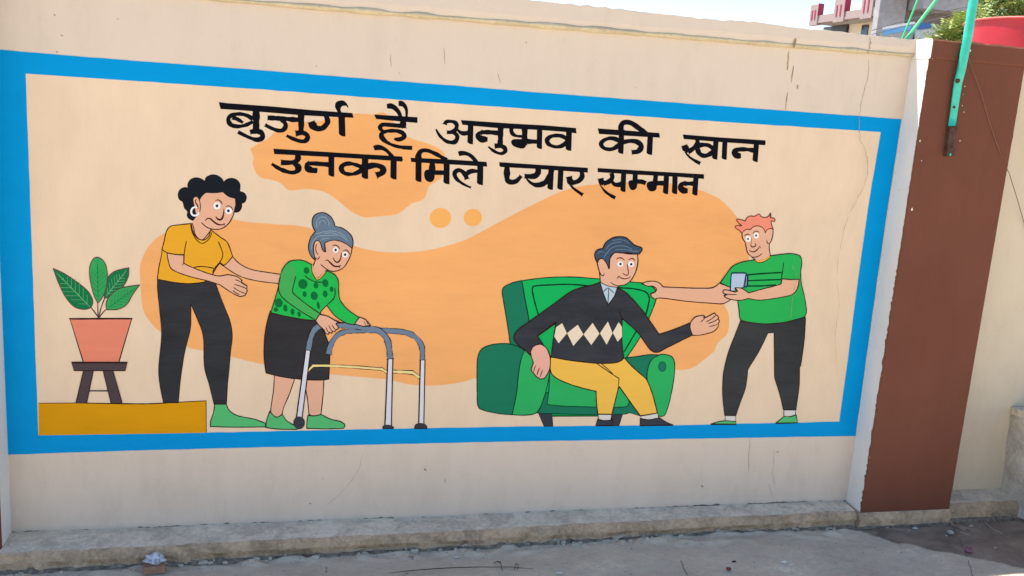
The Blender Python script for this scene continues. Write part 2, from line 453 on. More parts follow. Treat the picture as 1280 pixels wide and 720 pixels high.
# ------------------------------------------------------------------ pillars
def pillar(x0, x1, label, side, group='brown pillars of the wall'):
    t = thing('pillar', label, 'pillar', ((x0+x1)/2, 0.04, 0), group)
    yf = -0.107
    vs = []; fs = []; ms = []
    # front face with a slightly ragged arris against the whitewashed side
    n = 220; z0, z1 = 0.058, 1.890
    for i in range(n+1):
        z = z0 + (z1-z0)*i/n
        q1 = 1.6 if z < 1.0 else .7; r1 = q1*(0.0035*noise.noise(Vector((z*22, x0, 1))) + 0.0035*max(0, noise.noise(Vector((z*60, x0, 4)))))
        r2 = 0.0025*noise.noise(Vector((z*22, x1, 2))) + 0.0015*noise.noise(Vector((z*70, x1, 6)))
        vs += [(x0, 0.2, z), (x0, yf+.004, z), (x0+.004+r1, yf, z), (x1-.004+r2, yf, z), (x1, yf+.004, z), (x1, 0.2, z)]
    for i in range(n):
        for j in range(5):
            fs.append((i*6+j, i*6+j+1, i*6+7+j, i*6+6+j)); ms.append(1 if (j == 0 and side != 'R') or (side == 'R' and j == 4) else 0)
    obj('shaft', vs, fs, [M_BROWN, M_WHITEWASH], t, ms)
    # cap band
    vs = []; fs = []; ms = []
    nn = 60
    def ring(z, d, k):
        out = []
        for s in range(nn+1):
            x = x0 - d*0.0 + (x1-x0+d*0.0)*s/nn
            out.append((x, yf-.003-d, z + (k*(0.005*noise.noise(Vector((x*9, z, 1))) + .004*noise.noise(Vector((x*34, z, 3)))))))
        return out
    a = ring(1.8902, 0, 0); b_ = ring(1.898, .002, 0); c_ = ring(1.956, .002, 0.2); d_ = ring(1.963, -.004, 1); e_ = [(x, 0.21, 1.963) for x, _, _ in d_]
    rows = [[(x, 0.0, 1.8902) for x, _, _ in a], a, b_, c_, d_, e_]
    for r in rows: vs += r
    w = nn+1
    for j in range(len(rows)-1):
        for s in range(nn):
            fs.append((j*w+s, j*w+s+1, (j+1)*w+s+1, (j+1)*w+s)); ms.append(2 if j == 4 else 0)
    for xx, s in ((0, 0), (1, nn)):
        vv = [r[s] for r in rows] + [(x0 if xx == 0 else x1, 0.21, 1.8902)]
        b0 = len(vs); vs += [((x0 - .001) if xx == 0 else (x1 + .001), p[1], p[2]) for p in vv]
        f = list(range(b0, b0+len(vv)));
        fs.append(tuple(f if xx else f[::-1])); ms.append(1)
    obj('cap', vs, fs, [M_BROWN, M_WHITEWASH, M_WALL], t, ms)
    return t
pr = pillar(2.31, 2.737, 'brown painted pillar right of the mural with a green pipe bolted on', 'L')
pl = pillar(-1.35, XL, 'brown painted pillar cut off by the left edge of the photo', 'R')
# paint chips along the arrises and on the face
M_CHIP = paint((222, 212, 198), 'bare_lime_chip', 0.9, 0.05)
rnd = random.Random(4)
chips = [(1143.0+9, 201), (1140, 262), (1166, 72), (1101, 470), (1150, 176), (1087, 572), (1078, 612), (1080, 604), (1085, 560), (1203, 98), (1206, 108), (1204, 118), (1203, 132), (1205, 140), (1200, 176)]
for px, py in chips:
    mb = MB(); p = onY(px, py, -0.1078 if py > 66 else -.1128); n = 7; s = rnd.uniform(0.0015, 0.0042)
    if px > 1195 and py < 180: s *= 0.6
    el = rnd.uniform(1, 2.2)
    vs = [(p.x + s*math.cos(k*2*math.pi/n)*rnd.uniform(.6, 1.2), p.y, p.z + s*el*math.sin(k*2*math.pi/n)*rnd.uniform(.6, 1.2)) for k in range(n)]
    mb.add(vs, [tuple(range(n))]); mb.build('paint_chip', M_CHIP, pr)
vs = []; fs = []; n = 420
for i in range(n+1):
    z = .062 + (1.888-.062)*i/n; q = 1.0 if z < 1.1 else .45
    w_ = q*max(.0004, .0035 + .007*noise.noise(Vector((z*26, 3, 1))) + .006*noise.noise(Vector((z*85, 5, 2))))
    vs += [(2.3094, -.1032, z), (2.3094, -.1032+w_, z)]
fs = [(2*i, 2*i+1, 2*i+3, 2*i+2) for i in range(n)]
obj('paint_edge', vs, fs, M_BROWN, pr)
# render block under the pillar
def pprof(x):
    return [(0.0, .060), (-0.109, .060), (-0.116+nz(x, 18, 20, .004), .052+nz(x, 20, 21, .006)), (-0.121+nz(x, 15, 22, .006), .03), (-0.120+nz(x, 12, 23, .007), -.02)]
strip('base_block', 2.299, 2.735, 0.01, pprof, [M_CEM_FACE], pr)
def pprof2(x): return [(y+.008, z) for y, z in pprof(x)]
strip('base_block', -1.36, XL-.004, 0.01, pprof2, [M_CEM_FACE], pl)

# ------------------------------------------------------------------ the wall beyond the pillar
w2 = thing('boundary_wall', 'plain cream wall section beyond the pillar at the right edge', 'wall', (3.6, 0.15, 0))
wall_slab(2.737, 5.4, 0.032, 0.24, 0.0, 1.90, 'wall_panel', M_WALL2, w2)
def c2(x):
    return [(0.05, 1.899), (0.024, 1.902), (0.022, 1.955+nz(x, 12, 31, .004)), (0.03, 1.963+nz(x, 25, 32, .004)), (0.25, 1.963), (0.25, 1.899)]
strip('coping', 2.738, 5.4, 0.02, c2, M_WALL2, w2)
def p2(x):
    return [(0.04, .080), (0.0, .077+nz(x, 7, 41, .006)), (-0.075+nz(x, 11, 42, .008), .070+nz(x, 17, 43, .006)), (-0.088+nz(x, 9, 44, .012), .055), (-0.092+nz(x, 12, 45, .012), -.02)]
strip('plinth', 2.736, 3.13, 0.01, p2, [M_CEM_TOP, M_CEM_FACE], w2, matf=lambda j: 0 if j < 2 else 1)
w3 = thing('boundary_wall', 'cream wall section beyond the left pillar, outside the frame', 'wall', (-2.4, 0.1, 0))
wall_slab(-3.6, -1.35, 0.0, 0.2, 0.0, 1.96, 'wall_panel', M_WALL, w3)

# rough concrete block in the right corner
blk = thing('concrete_block', 'rough grey concrete block with bluish top against the wall, right edge', 'block', (3.5, -0.3, 0))
vs = []; fs = []; ms = []
def bgrid(fn, nu, nv, m):
    b0 = len(vs)
    for i in range(nu+1):
        for j in range(nv+1):
            p = Vector(fn(i/nu, j/nv)); q = p*14
            p += Vector((0.008*noise.noise(q), 0.008*noise.noise(q+Vector((9, 0, 0))), 0.005*noise.noise(q+Vector((0, 9, 0)))))
            vs.append(tuple(p))
    for i in range(nu):
        for j in range(nv):
            fs.append((b0+i*(nv+1)+j, b0+(i+1)*(nv+1)+j, b0+(i+1)*(nv+1)+j+1, b0+i*(nv+1)+j+1)); ms.append(m)
BX0, BX1, BY0, BY1, BZ = 3.09, 3.95, -0.75, 0.030, 0.47
bgrid(lambda u, v: (BX0+0.02*(1-v), BY0+(BY1-BY0)*u, BZ*v*0.93), 40, 24, 0)
bgrid(lambda u, v: (BX0+(BX1-BX0)*u, BY0, BZ*v*0.93), 40, 24, 0)
obj('block_body', vs, fs, M_BLOCKC, blk, ms)
vs = []; fs = []; ms = []
bgrid(lambda u, v: (BX0-.004, BY0-.004+(BY1-BY0)*u, BZ*(0.93+.07*v)), 40, 2, 0)
bgrid(lambda u, v: (BX0-.004+(BX1-BX0)*u, BY0-.004, BZ*(0.93+.07*v)), 40, 2, 0)
bgrid(lambda u, v: (BX0-.004+(BX1-BX0)*u, BY0-.004+(BY1-BY0)*v, BZ), 40, 40, 0)
obj('block_top', vs, fs, M_CEM_TOP, blk, ms)

# ------------------------------------------------------------------ green pipe on the pillar
M_GPIPE = plain((38, 178, 152), 'sea_green_enamel', 0.38, 0.5, 0.06, 30, bs=0.1)
M_RUST = plain((74, 52, 44), 'rusty_iron', 0.85, 0.3, 0.25, 60, bs=0.5)
pipe = thing('green_pipe', 'sea green steel pipe bolted upright to the brown pillar, flattened rusty foot', 'pipe', (2.43, -0.125, 1.5))
def sect(mb, c, rx, ry, n=14):
    return [(c.x+rx*math.cos(2*math.pi*k/n), c.y+ry*math.sin(2*math.pi*k/n), c.z) for k in range(n)]
prof = [(1240, -140, .017, .017), (1222, -30, .0165, .0165), (1217, 0, .0165, .0165), (1209, 50, .0165, .0165), (1202, 86, .0165, .0145), (1197.5, 104, .018, .009), (1195.5, 118, .0175, .007), (1191.5, 146, .0165, .006), (1189.5, 158, .0165, .006)]
mb = MB(); n = 14; vv = []
for px, py, rx, ry in prof:
    c = onY(px, py, -0.107-ry-.008 if ry < .012 else -0.130); vv += sect(mb, c, rx, ry)
ff = [(i*n+k, i*n+(k+1)%n, (i+1)*n+(k+1)%n, (i+1)*n+k) for i in range(len(prof)-1) for k in range(n)]
ff += [tuple(range(n)), tuple(reversed(range((len(prof)-1)*n, len(prof)*n)))]
mb.add(vv, ff); mb.build('pipe_shaft', M_GPIPE, pipe, smooth=True)
a = onY(1191.5, 158, -0.12); b_ = onY(1186.5, 195, -0.12)
mb = MB(); mb.add([(a.x-.020, -.128, a.z), (a.x+.014, -.128, a.z+.004), (b_.x+.016, -.128, b_.z), (b_.x-.018, -.128, b_.z-.002),
                   (a.x-.020, -.108, a.z), (a.x+.014, -.108, a.z+.004), (b_.x+.016, -.108, b_.z), (b_.x-.018, -.108, b_.z-.002)],
                  [(0,3,2,1),(4,5,6,7),(0,1,5,4),(1,2,6,5),(2,3,7,6),(3,0,4,7)])
mb.build('rusty_foot', M_RUST, pipe)
for px, py, r in ((1196.5, 101, .011), (1193, 134, .006), (1191, 160, .008)):
    mb = MB(); p = onY(px, py, -0.130); mb.blob((p.x, -.1285 if py > 110 else -.133, p.z), (r, .006, r*.8), 8, 5, .4, py); mb.build('bolt', M_RUST, pipe)
mb = MB(); p = onY(1188, 193, -0.129); mb.blob((p.x, -.129, p.z), (.004, .002, .006), 7, 4, .2); mb.build('paint_drop', M_GPIPE, pipe)
hook = thing('nail', 'small pale nail beside the green pipe holding a thin string', 'nail', tuple(onY(1207.5, 63, -0.12)))
mb = MB(); p = onY(1207.5, 63, -0.12); mb.tube([(p.x-.010, -.108, p.z+.001), (p.x-.006, -.124, p.z), (p.x+.004, -.128, p.z)], .003, 7); mb.build('nail_shank', M_RUST, hook)
mb = MB(); mb.tube([(p.x+.001, -.127, p.z), (p.x+.012, -.130, p.z)], .004, 8); mb.build('nail_head', plain((225, 220, 205), 'white_tip', .6), hook)
mb = MB(); pts = []
for px, py, y in ((1208, 64, -.126), (1216, 88, -.118), (1226, 115, -.116), (1236, 150, -.114), (1246, 180, -.111), (1252, 196, -.1095), (1262, 218, -.05), (1271, 247, 0.0), (1282, 285, .026), (1292, 330, .028)):
    pts.append(onY(px, py, y))
mb.tube(pts, .0015, 5); o = mb.build('string', plain((120, 82, 66), 'thin_cord', .8)); tag(o, 'thin reddish string hanging from the nail across the brown pillar', 'string')

# ------------------------------------------------------------------ MURAL
MURAL_BASE = Vector((0.7, 0, 0.3))
mural = thing('mural', 'large painted mural of caring for old people, blue border and Hindi lettering', 'mural', MURAL_BASE)
LAYER = [0]
def ly(): return -0.0005 - LAYER[0]*0.000025
def up(n=1): LAYER[0] += n
class F:
    """a tracing frame: offset and zoom of the crop the points were read from"""
    def __init__(s, ox, oy, k): s.ox, s.oy, s.k = ox, oy, k
    def __call__(s, txt):
        out = []
        for t in txt.split():
            c = t.endswith('*'); a, b = t.rstrip('*').split(',')
            out.append((s.ox+float(a)/s.k, s.oy+float(b)/s.k, c))
        return out
P1 = F(0, 0, 1); A = F(160, 200, 4); A8 = F(216, 212, 7.2); B = F(160, 360, 3.789); Cc = F(300, 250, 4.235); C8 = F(380, 260, 8)
D = F(300, 380, 4.235); E1 = F(40, 310, 3); E2 = F(0, 200, 3.6); Ff = F(580, 280, 4.5); G = F(720, 280, 4); G8 = F(735, 290, 9)
H = F(580, 400, 4.571); I = F(860, 250, 4.235); I8 = F(910, 260, 10.286); J = F(860, 390, 4.5); Q = F(860, 325, 12)
K1 = F(260, 120, 8); K2 = F(340, 120, 8); K3 = F(460, 110, 8); K4 = F(540, 140, 12); K5 = F(620, 140, 11.636); K6 = F(740, 145, 12)
K7 = F(840, 150, 9.846); K8 = F(330, 170, 12); K9 = F(410, 175, 11.636); K10 = F(505, 180, 11.08); K11 = F(615, 195, 9.846); K12 = F(740, 200, 8.533)
def cr(p0, p1, p2, p3, t):
    return tuple(0.5*((2*p1[k]) + (-p0[k]+p2[k])*t + (2*p0[k]-5*p1[k]+4*p2[k]-p3[k])*t*t + (-p0[k]+3*p1[k]-3*p2[k]+p3[k])*t**3) for k in range(len(p1)))
def smooth_open(P, n=None):
    """P: list of tuples (values...); Catmull-Rom through all"""
    if len(P) < 3: return list(P)
    out = []
    for i in range(len(P)-1):
        p0 = P[i-1] if i else P[0]; p3 = P[i+2] if i+2 < len(P) else P[-1]
        d = math.hypot(P[i+1][0]-P[i][0], P[i+1][1]-P[i][1]); m = max(2, min(9, int(d/1.2)))
        for k in range(m): out.append(cr(p0, P[i], P[i+1], p3, k/m))
    out.append(P[-1]); return out
def curve(pts, closed=True):
    n = len(pts)
    cor = [i for i in range(n) if pts[i][2]]
    P = [(p[0], p[1]) for p in pts]
    if closed:
        if not cor:
            Q_ = P[-2:] + P + P[:2]; out = []
            for i in range(2, 2+n):
                for k in range(5): out.append(cr(Q_[i-1], Q_[i], Q_[i+1] if i+1 < len(Q_) else Q_[3], Q_[i+2] if i+2 < len(Q_) else Q_[(i+2) - n], k/5))
            return out
        s = cor[0]; P = P[s:] + P[:s] + [P[s]]; fl = [pts[(s+i) % n][2] for i in range(n)] + [True]
    else:
        fl = [pts[i][2] for i in range(n)]; fl[0] = fl[-1] = True
    out = []; i = 0
    while i < len(P)-1:
        j = i+1
        while not fl[j]: j += 1
        seg = smooth_open(P[i:j+1]); out += seg[:-1]; i = j
    if not closed: out.append(P[-1])
    return out
def wpt(p, y): return onY(p[0], p[1], y)
def sub_ribbon(mb, pts, w, y, m, closed=False, seed=1.0):
    P = pts; n = len(P)
    if n < 2: return
    V = []
    for i in range(n):
        a = P[(i-1) % n] if closed else P[max(0, i-1)]; b = P[(i+1) % n] if closed else P[min(n-1, i+1)]
        dx, dy = b[0]-a[0], b[1]-a[1]; d = math.hypot(dx, dy) or 1e-6
        ww = (w[i] if isinstance(w, (list, tuple)) else w) * (1 + 0.28*noise.noise(Vector((P[i][0]*0.16, P[i][1]*0.16, seed))))
        if not closed and not isinstance(w, (list, tuple)):
            e = min(i, n-1-i); ww *= min(1, 0.45+0.3*e)
        # mitre
        u1 = (P[i][0]-a[0], P[i][1]-a[1]); l1 = math.hypot(*u1) or 1; u2 = (b[0]-P[i][0], b[1]-P[i][1]); l2 = math.hypot(*u2) or 1
        cs = (u1[0]*u2[0]+u1[1]*u2[1])/(l1*l2); k = 1/max(0.55, math.sqrt(max(0.0, (1+cs)/2)))
        nx_, ny_ = -dy/d*ww*k/2, dx/d*ww*k/2
        V.append(((P[i][0]+nx_, P[i][1]+ny_), (P[i][0]-nx_, P[i][1]-ny_)))
    vs = [wpt(v[0], y) for v in V] + [wpt(v[1], y) for v in V]
    r = range(n) if closed else range(n-1)
    mb.add(vs, [(i, (i+1) % n, n+(i+1) % n, n+i) for i in r], m)
def polymesh(mb, pts, y, m):
    vs = [wpt(p, y) for p in pts]
    tr = tessellate_polygon([[Vector((p[0], p[1], 0)) for p in pts]])
    mb.add(vs, [tuple(t) for t in tr], m)
M_LINE = paint((44, 26, 22), 'brown_outline', 0.5, 0.08)
M_INK = paint((13, 14, 22), 'black_enamel', 0.42, 0.08)
M_MAROON = paint((70, 24, 22), 'maroon_line', 0.5, 0.05)
class Piece:
    def __init__(s, name, parent, mats, label=None):
        s.mb = MB(); s.name = name; s.parent = parent; s.mats = list(mats); s.label = label
    def mi(s, m):
        if m not in s.mats: s.mats.append(m)
        return s.mats.index(m)
    def fill(s, pts, mat, line=0.9, lm=None, up_=True):
        line *= 1.38
        if up_: up()
        c = curve(pts, True); polymesh(s.mb, c, ly(), s.mi(mat))
        if line:
            up(); sub_ribbon(s.mb, c, line, ly(), s.mi(lm or M_LINE), True, len(s.mb.v)*0.37)
        return s
    def ell(s, fr, cx, cy, rx, ry, mat, line=0, lm=None, rot=0, n=22):
        pts = []
        for k in range(n):
            t = 2*math.pi*k/n; x = rx*math.cos(t); y = ry*math.sin(t)
            pts.append((fr.ox+(cx+x*math.cos(rot)-y*math.sin(rot))/fr.k, fr.oy+(cy+x*math.sin(rot)+y*math.cos(rot))/fr.k))
        up(); polymesh(s.mb, pts, ly(), s.mi(mat))
        if line: up(); sub_ribbon(s.mb, pts, line, ly(), s.mi(lm or M_LINE), True)
        return s
    def line(s, pts, w=0.9, mat=None):
        w *= 1.4
        up(); sub_ribbon(s.mb, curve(pts, False), w, ly(), s.mi(mat or M_LINE), False, len(s.mb.v)*0.11); return s
    def stroke(s, fr, txt, ws, mat=None):
        """brush stroke: points and one width per point, in the frame's units"""
        P = fr(txt)
        if not isinstance(ws, (list, tuple)): ws = [ws]*len(P)
        T = [(p[0], p[1], w*(1.3 if mat is M_MAROON else 1.0)/fr.k) for p, w in zip(P, ws)]
        T = smooth_open(T); up()
        c = [(t[0], t[1]) for t in T]; sub_ribbon(s.mb, c, [t[2] for t in T], ly(), s.mi(mat or M_INK), False, len(s.mb.v)*.2); return s
    def done(s):
        o = s.mb.build(s.name, s.mats, s.parent)
        if s.label: o['label'] = s.label
        return o
def one(name, parent, pts, mat, line=0.9, lm=None, label=None):
    p = Piece(name, parent, [mat], label); p.fill(pts, mat, line, lm); return p.done()

# ground coat, blobs, border
M_BG = paint((220, 196, 169), 'mural_cream', 0.7, 0.055, 'v')
M_ORA = paint((230, 165, 104), 'mural_orange', 0.65, 0.06)
M_ORA2 = paint((232, 168, 95), 'mural_amber', 0.65, 0.03)
M_BLUE = paint((2, 142, 206), 'mural_blue', 0.45, 0.05)
one('painted_background', mural, P1('30,90* 320,110* 660,135* 860,148* 1103,163* 1051,529* 860,533* 560,537* 258,544* 46,546*'), M_BG, 0)
up()
one('painted_orange_cloud', mural, P1('175,347 175,333 179,320 187.5,306 201,294 225,283 255,275 290,274.5 310,277.5 347,280.5 378,283 410,293 441,306.7 460,312 480,315 505,315.5 530,313.5 556,308 581,300 602,289.5 643,267.5 685,246.5 703,239 722,233.5 744,230.5 768,228.5 793,228 820,227.5 852,231.5 873,237 889,243.5 901,250 919,268.5 932,290 938,310 930,345 915,365 906,380 910.5,392 911,410 908,419* 897,429 893,439* 882,448 871,457* 860,461.5 848,462.5 800,463 700,462 640,466 596,472.5 580,477 560,480.5 536,482 512,480.5 484,474.5 442,470.5 412,467.5 370,461 329,455.5 289,446 254,438.5 234,433.5 201,415 186,400 178,383'), M_ORA, 0, label='broad orange cloud painted behind all four figures')
one('painted_orange_cloud', mural, P1('312.5,186* 324,179 335,173 342,166.5 351,161 361,153 381,152.5 400,151 415,147 430,144 444,142 457,142.5 468,143 475,140.8 484,143 500,163 508,170 520,175 535,179.5 547.5,185 555,191 556,200 553.5,212 552,222 545,227 536,233 533,243 528,250 515,254* 506,261 495,268 477,270 462,271.5 455,271.5 440,265 424,252 408,241 392,237 380,236.5 365,238 357.5,235.5 350,228.5 338,224.5 327.5,222.5 320,216 316,204 317,197'), M_ORA, 0, label='small orange cloud painted behind the lettering')
for cx, cy, rx, ry in ((550.5, 272.5, 13.5, 12.5), (591, 272, 11.5, 11)):
    Piece('painted_dot', mural, [M_ORA2]).ell(P1, cx, cy, rx, ry, M_ORA2).done()
bd = Piece('painted_border', mural, [M_BLUE], 'bright blue painted frame round the mural'); up()
b_out = {'top': ('-14,61* 45,66* 160,75.3* 320,87.3* 490,101* 660,114.6* 860,129.6* 960,136.8* 1127,149*', '32,92* 120,98* 320,111.3* 490,124* 660,136* 860,149.5* 960,156* 1101,165*'),
         'right': ('1127,149* 1112,246* 1098,341* 1084,441* 1069.5,545*', '1101,165* 1086,254* 1073,345* 1061,440* 1049,527*'),
         'bottom': ('1069.5,545* 860,548.5* 640,552* 480,555.5* 320,559.3* 160,563.5* 7,568.6*', '1049,527* 860,531.2* 640,533.2* 480,536* 320,539.5* 200,542* 48,544*'),
         'left': ('7,568.6* 0,420* -5,280* -10,160* -14,61*', '48,544* 44,430* 40,315* 36,200* 32,92*')}
for a_, b2 in b_out.values():
    rnd = random.Random(len(a_)); pa = curve(P1(a_), False); pb = curve(P1(b2), False)
    def dens(p):
        o_ = []
        for q0, q1 in zip(p, p[1:]):
            m = max(1, int(math.hypot(q1[0]-q0[0], q1[1]-q0[1])/9))
            for k in range(m): o_.append((q0[0]+(q1[0]-q0[0])*k/m, q0[1]+(q1[1]-q0[1])*k/m))
        o_.append(p[-1]); 
        return [o_[0]] + [(x+0.35*noise.noise(Vector((x*.05, y*.05, 1))), y+0.5*noise.noise(Vector((x*.05, y*.05, 3)))) for x, y in o_[1:-1]] + [o_[-1]]
    poly = dens(pa) + dens(pb)[::-1]; polymesh(bd.mb, poly, ly(), 0)
bd.done()

# potted plant on a stool, podium
M_LEAFD = paint((22, 112, 66), 'leaf_dark'); M_LEAFL = paint((52, 152, 84), 'leaf_bright'); M_VEIN = paint((110, 172, 120), 'leaf_vein')
M_POT = paint((216, 128, 104), 'pot_terracotta'); M_STOOL = paint((76, 64, 68), 'stool_brown'); M_STEM = paint((86, 62, 58), 'stem_brown')
M_OCHRE = paint((208, 146, 18), 'podium_ochre')
pod = Piece('painted_podium', mural, [M_OCHRE], 'painted yellow ochre block under the plant stool')
pod.fill(P1('48,504* 100,503.7* 178,504.6* 215,503.2* 257.6,501* 257.9,541* 160,542.6* 48.5,544.2*'), M_OCHRE, 0)
pod.line(P1('48,504* 100,503.7* 178,504.8 215,503.2* 257.6,501* 257.9,541*'), 1.0).done()
LAYER[0] = 12
pp = Piece('painted_pot', mural, [M_POT], 'painted potted plant with four green leaves on a dark stool')
pp.fill(E1('142,265* 374,265* 325,430* 193,430*'), M_POT, 1.0).line(E1('139,266* 258,265 377,265*'), 1.5)
pp.line(E2('445,712 441,690 440,640'), 1.1, M_STEM).line(E2('445,712 430,690 408,662'), 1.1, M_STEM).line(E2('445,708 455,665 470,625'), 1.1, M_STEM).line(E2('445,712 460,690 480,670'), 1.1, M_STEM)
pp = pp.done()
def leaf(txt, mat, tip, root, side):
    L = Piece('leaf', pp, [mat]); L.fill(E2(txt), mat, 0.9, M_STEM)
    (x0, y0), (x1, y1) = root, tip
    L.line(E2(f'{x0},{y0} {(x0+x1)/2},{(y0+y1)/2} {x1},{y1}'), 0.55, side)
    dx, dy = x1-x0, y1-y0; d = math.hypot(dx, dy); ux, uy = dx/d, dy/d
    wmax = 0.22*d
    for k in range(7):
        t = 0.08 + k*0.12; w = wmax*math.sin(math.pi*min(1, t+.15))*0.95
        for s in (1, -1):
            bx, by = x0+dx*t, y0+dy*t
            ex, ey = bx+ux*w*1.0 - s*uy*w, by+uy*w*1.0 + s*ux*w
            L.line(E2(f'{bx:.1f},{by:.1f} {ex:.1f},{ey:.1f}'), 0.5, side)
    L.done()
leaf('240,488* 290,512 350,552 395,590 416,628 414,655 400,668 370,672 330,657 292,612 262,550', M_LEAFD, (255, 508), (404, 660), M_VEIN)
leaf('580,485* 575,530 545,580 505,610 470,624* 470,580 485,530 520,500', M_LEAFD, (568, 498), (478, 612), M_VEIN)
leaf('438,438 468,458 482,505 478,570 462,615 440,645* 420,600 406,540 403,490 415,452', M_LEAFL, (438, 455), (442, 630), M_LEAFD)
leaf('628,563* 600,600 570,650 530,672 482,674* 477,650 490,618 530,582 575,570', M_LEAFL, (610, 575), (490, 664), M_LEAFD)
st = Piece('stool', pp, [M_STOOL]); st.line(E1('215,536 288,536'), 1.7, M_STOOL)
st.fill(E1('193,460* 230,460* 205,581* 165,581*'), M_STOOL, 0.6).fill(E1('267,460* 303,460* 338,581* 296,581*'), M_STOOL, 0.6)
st.fill(E1('148,430* 358,430* 350,460* 158,460*'), M_STOOL, 0.8).done()

# shared figure colours
SK1 = paint((219, 168, 140), 'skin_paint', var=0.035); SK2 = paint((222, 166, 150), 'skin_pink', var=0.03)
M_WHT = paint((232, 230, 226), 'white_paint', var=0.02); M_PUP = paint((40, 46, 72), 'pupil_navy')
M_SLATE = paint((50, 51, 55), 'charcoal_paint', var=0.26); M_HAIRB = paint((26, 31, 38), 'hair_black', var=0.12)
M_YEL = paint((221, 160, 44), 'shirt_yellow', var=0.04); M_MINT = paint((84, 178, 110), 'shoe_mint', var=0.05)
def eye(fig, fr, x, y, r, rp, px=0, py=0, ry=None):
    e = Piece('eye', fig, [M_WHT]); e.ell(fr, x, y, r, ry or r, M_WHT); e.ell(fr, x+px, y+py, rp, rp*1.1, M_PUP); e.done()

# --- woman in yellow
LAYER[0] = 10
wo_ = Piece('painted_woman', mural, [SK1], 'painted curly haired woman in yellow shirt, arm out behind the old lady')
wo_.fill(P1('270,326* 275,322* 290.8,321* 300,330 315,337 340,341.3 352,343* 350,354.5* 323.6,351.5 300,345.3 280,333 272,327*'), SK1, 0.9)
hair_l = LAYER[0]
fig_w = wo_
fig_w.fill(A8('300,210* 380,212 450,205* 500,245 558,262* 562,320 552,390 527,450 487,500 440,527 390,537 345,537* 320,575 292,610 262,634* 230,620 200,577 188,525 176,480* 200,440 235,395 245,345 240,290 265,240'), SK1, 0)
wo = fig_w
# hair goes under the face: built on lower layers
sv = LAYER[0]; LAYER[0] = hair_l - 3
hp = Piece('hair', None, [M_HAIRB])
hp.fill(A8('180,458* 145,442 128,412 133,378 105,345 90,292 60,270 47,225 65,180 105,160 138,166* 135,130 160,90 210,73 260,85 288,105* 300,70 350,47 405,55 445,85 457,113* 490,85 540,78 585,100 606,140 603,195* 645,213 663,250 650,290 620,305* 620,340 600,375 568,385 545,380* 500,300* 300,260* 250,400* 200,440'), M_HAIRB, 0.6, M_INK)
LAYER[0] = sv
wo.line(A8('255,475 300,514 345,533 400,539 460,521 510,475 540,420 553,375 562,330'), 1.0)
wo.line(A8('176,480 188,525 200,577 230,620 262,634 292,610 320,575 345,540'), 0.8)
wo.fill(A8('186,300 183,262 205,243 230,255 245,300 248,345 240,392* 222,405* 205,395 196,345'), SK1, 0.8)
wo.line(A8('213,262 204,282 208,302 222,322 228,358'), 1.1, M_MAROON)
wo.stroke(A8, '460,352 457,395 446,436 425,452 402,443 386,424', [4, 10, 15, 14, 12, 5], M_MAROON)
wo.stroke(A8, '290,460 312,440 340,443 370,470 408,494 450,496 470,486', [4, 8, 10, 13, 12, 9, 4], M_MAROON)
wo.line(A8('455,484 463,492 466,506'), 0.7, M_MAROON)
wo.line(A8('383,279 405,272 430,285 447,313'), 0.9, M_MAROON).line(A8('478,332 505,326 527,340 541,366'), 0.9, M_MAROON)
wob = wo.done()
hp.parent = wob; hp.done()
eye(wob, A8, 398, 326, 32, 13); eye(wob, A8, 503, 371, 31, 13, -3, 0)
er = Piece('earring', wob, [M_WHT]); er.line(A8('222,345* 195,338 172,355 166,385 178,408 205,414 228,400 236,380'), 1.7, M_WHT).done()
tr_ = Piece('trousers', wob, [M_SLATE])
tr_.fill(P1('197,346* 225,354 253,353* 262,350 268,352 274,367 281.4,386 287.5,402 290.3,420 288,440 286.5,460 284.5,480 283,506* 267.7,506* 261.6,481 255.5,457.7 254.2,421 247,399.6 238.4,379.8* 238,410 231,439 226,471 222.8,503.3* 204.3,503.5* 199.6,478.8 198.6,457.7 202,418 199.4,386 197,362'), M_SLATE, 0.8).done()
sh = Piece('shoe', wob, [M_MINT]); sh.fill(B('410,550* 466,550* 480,580 520,605 600,622 654,642* 650,658* 500,659 390,656* 392,628 405,590'), M_MINT, 0.9).done()
sh = Piece('shirt', wob, [M_YEL])
sh.fill(A('316,318* 250,325 212,332 192,358 181,405 170,447* 168,475 155,535 147,596* 220,610 300,618 372,612 392,604 415,590* 424,570* 440,540 460,515* 480,528* 502,508 523,482* 505,430 490,405 460,385 413,348* 405,380 385,398 368,400 345,390 326,362'), M_YEL, 0.9)
sh.line(A('313,320 318,352 332,385 352,408 372,417 395,405 411,385 420,358'), 0.8).line(A('170,447 195,463 240,472 281,473* 285,440 292,405'), 0.9)
sh.line(A('452,408 465,440 474,475 460,510 430,545 424,572'), 0.9).line(A('322,541 345,534 380,533 428,541'), 0.9).done()
ar = Piece('arm', wob, [SK1])
ar.fill(A('195,465* 240,473 280,475* 279,515* 300,528 380,560 450,580 500,574 545,584 570,602* 566,612* 595,630* 593,644* 596,655* 590,668* 585,678* 560,683* 530,670 490,645 462,625* 400,605 300,580 222,548 203,510'), SK1, 0.9)
ar.line(A('535,598 550,603 568,613'), 0.8).line(A('532,622 560,630 591,643'), 0.8).line(A('527,637 555,655 587,668'), 0.8).line(A('524,652 540,665 558,673'), 0.8).line(A('280,512 277,520 270,527'), 0.8).done()

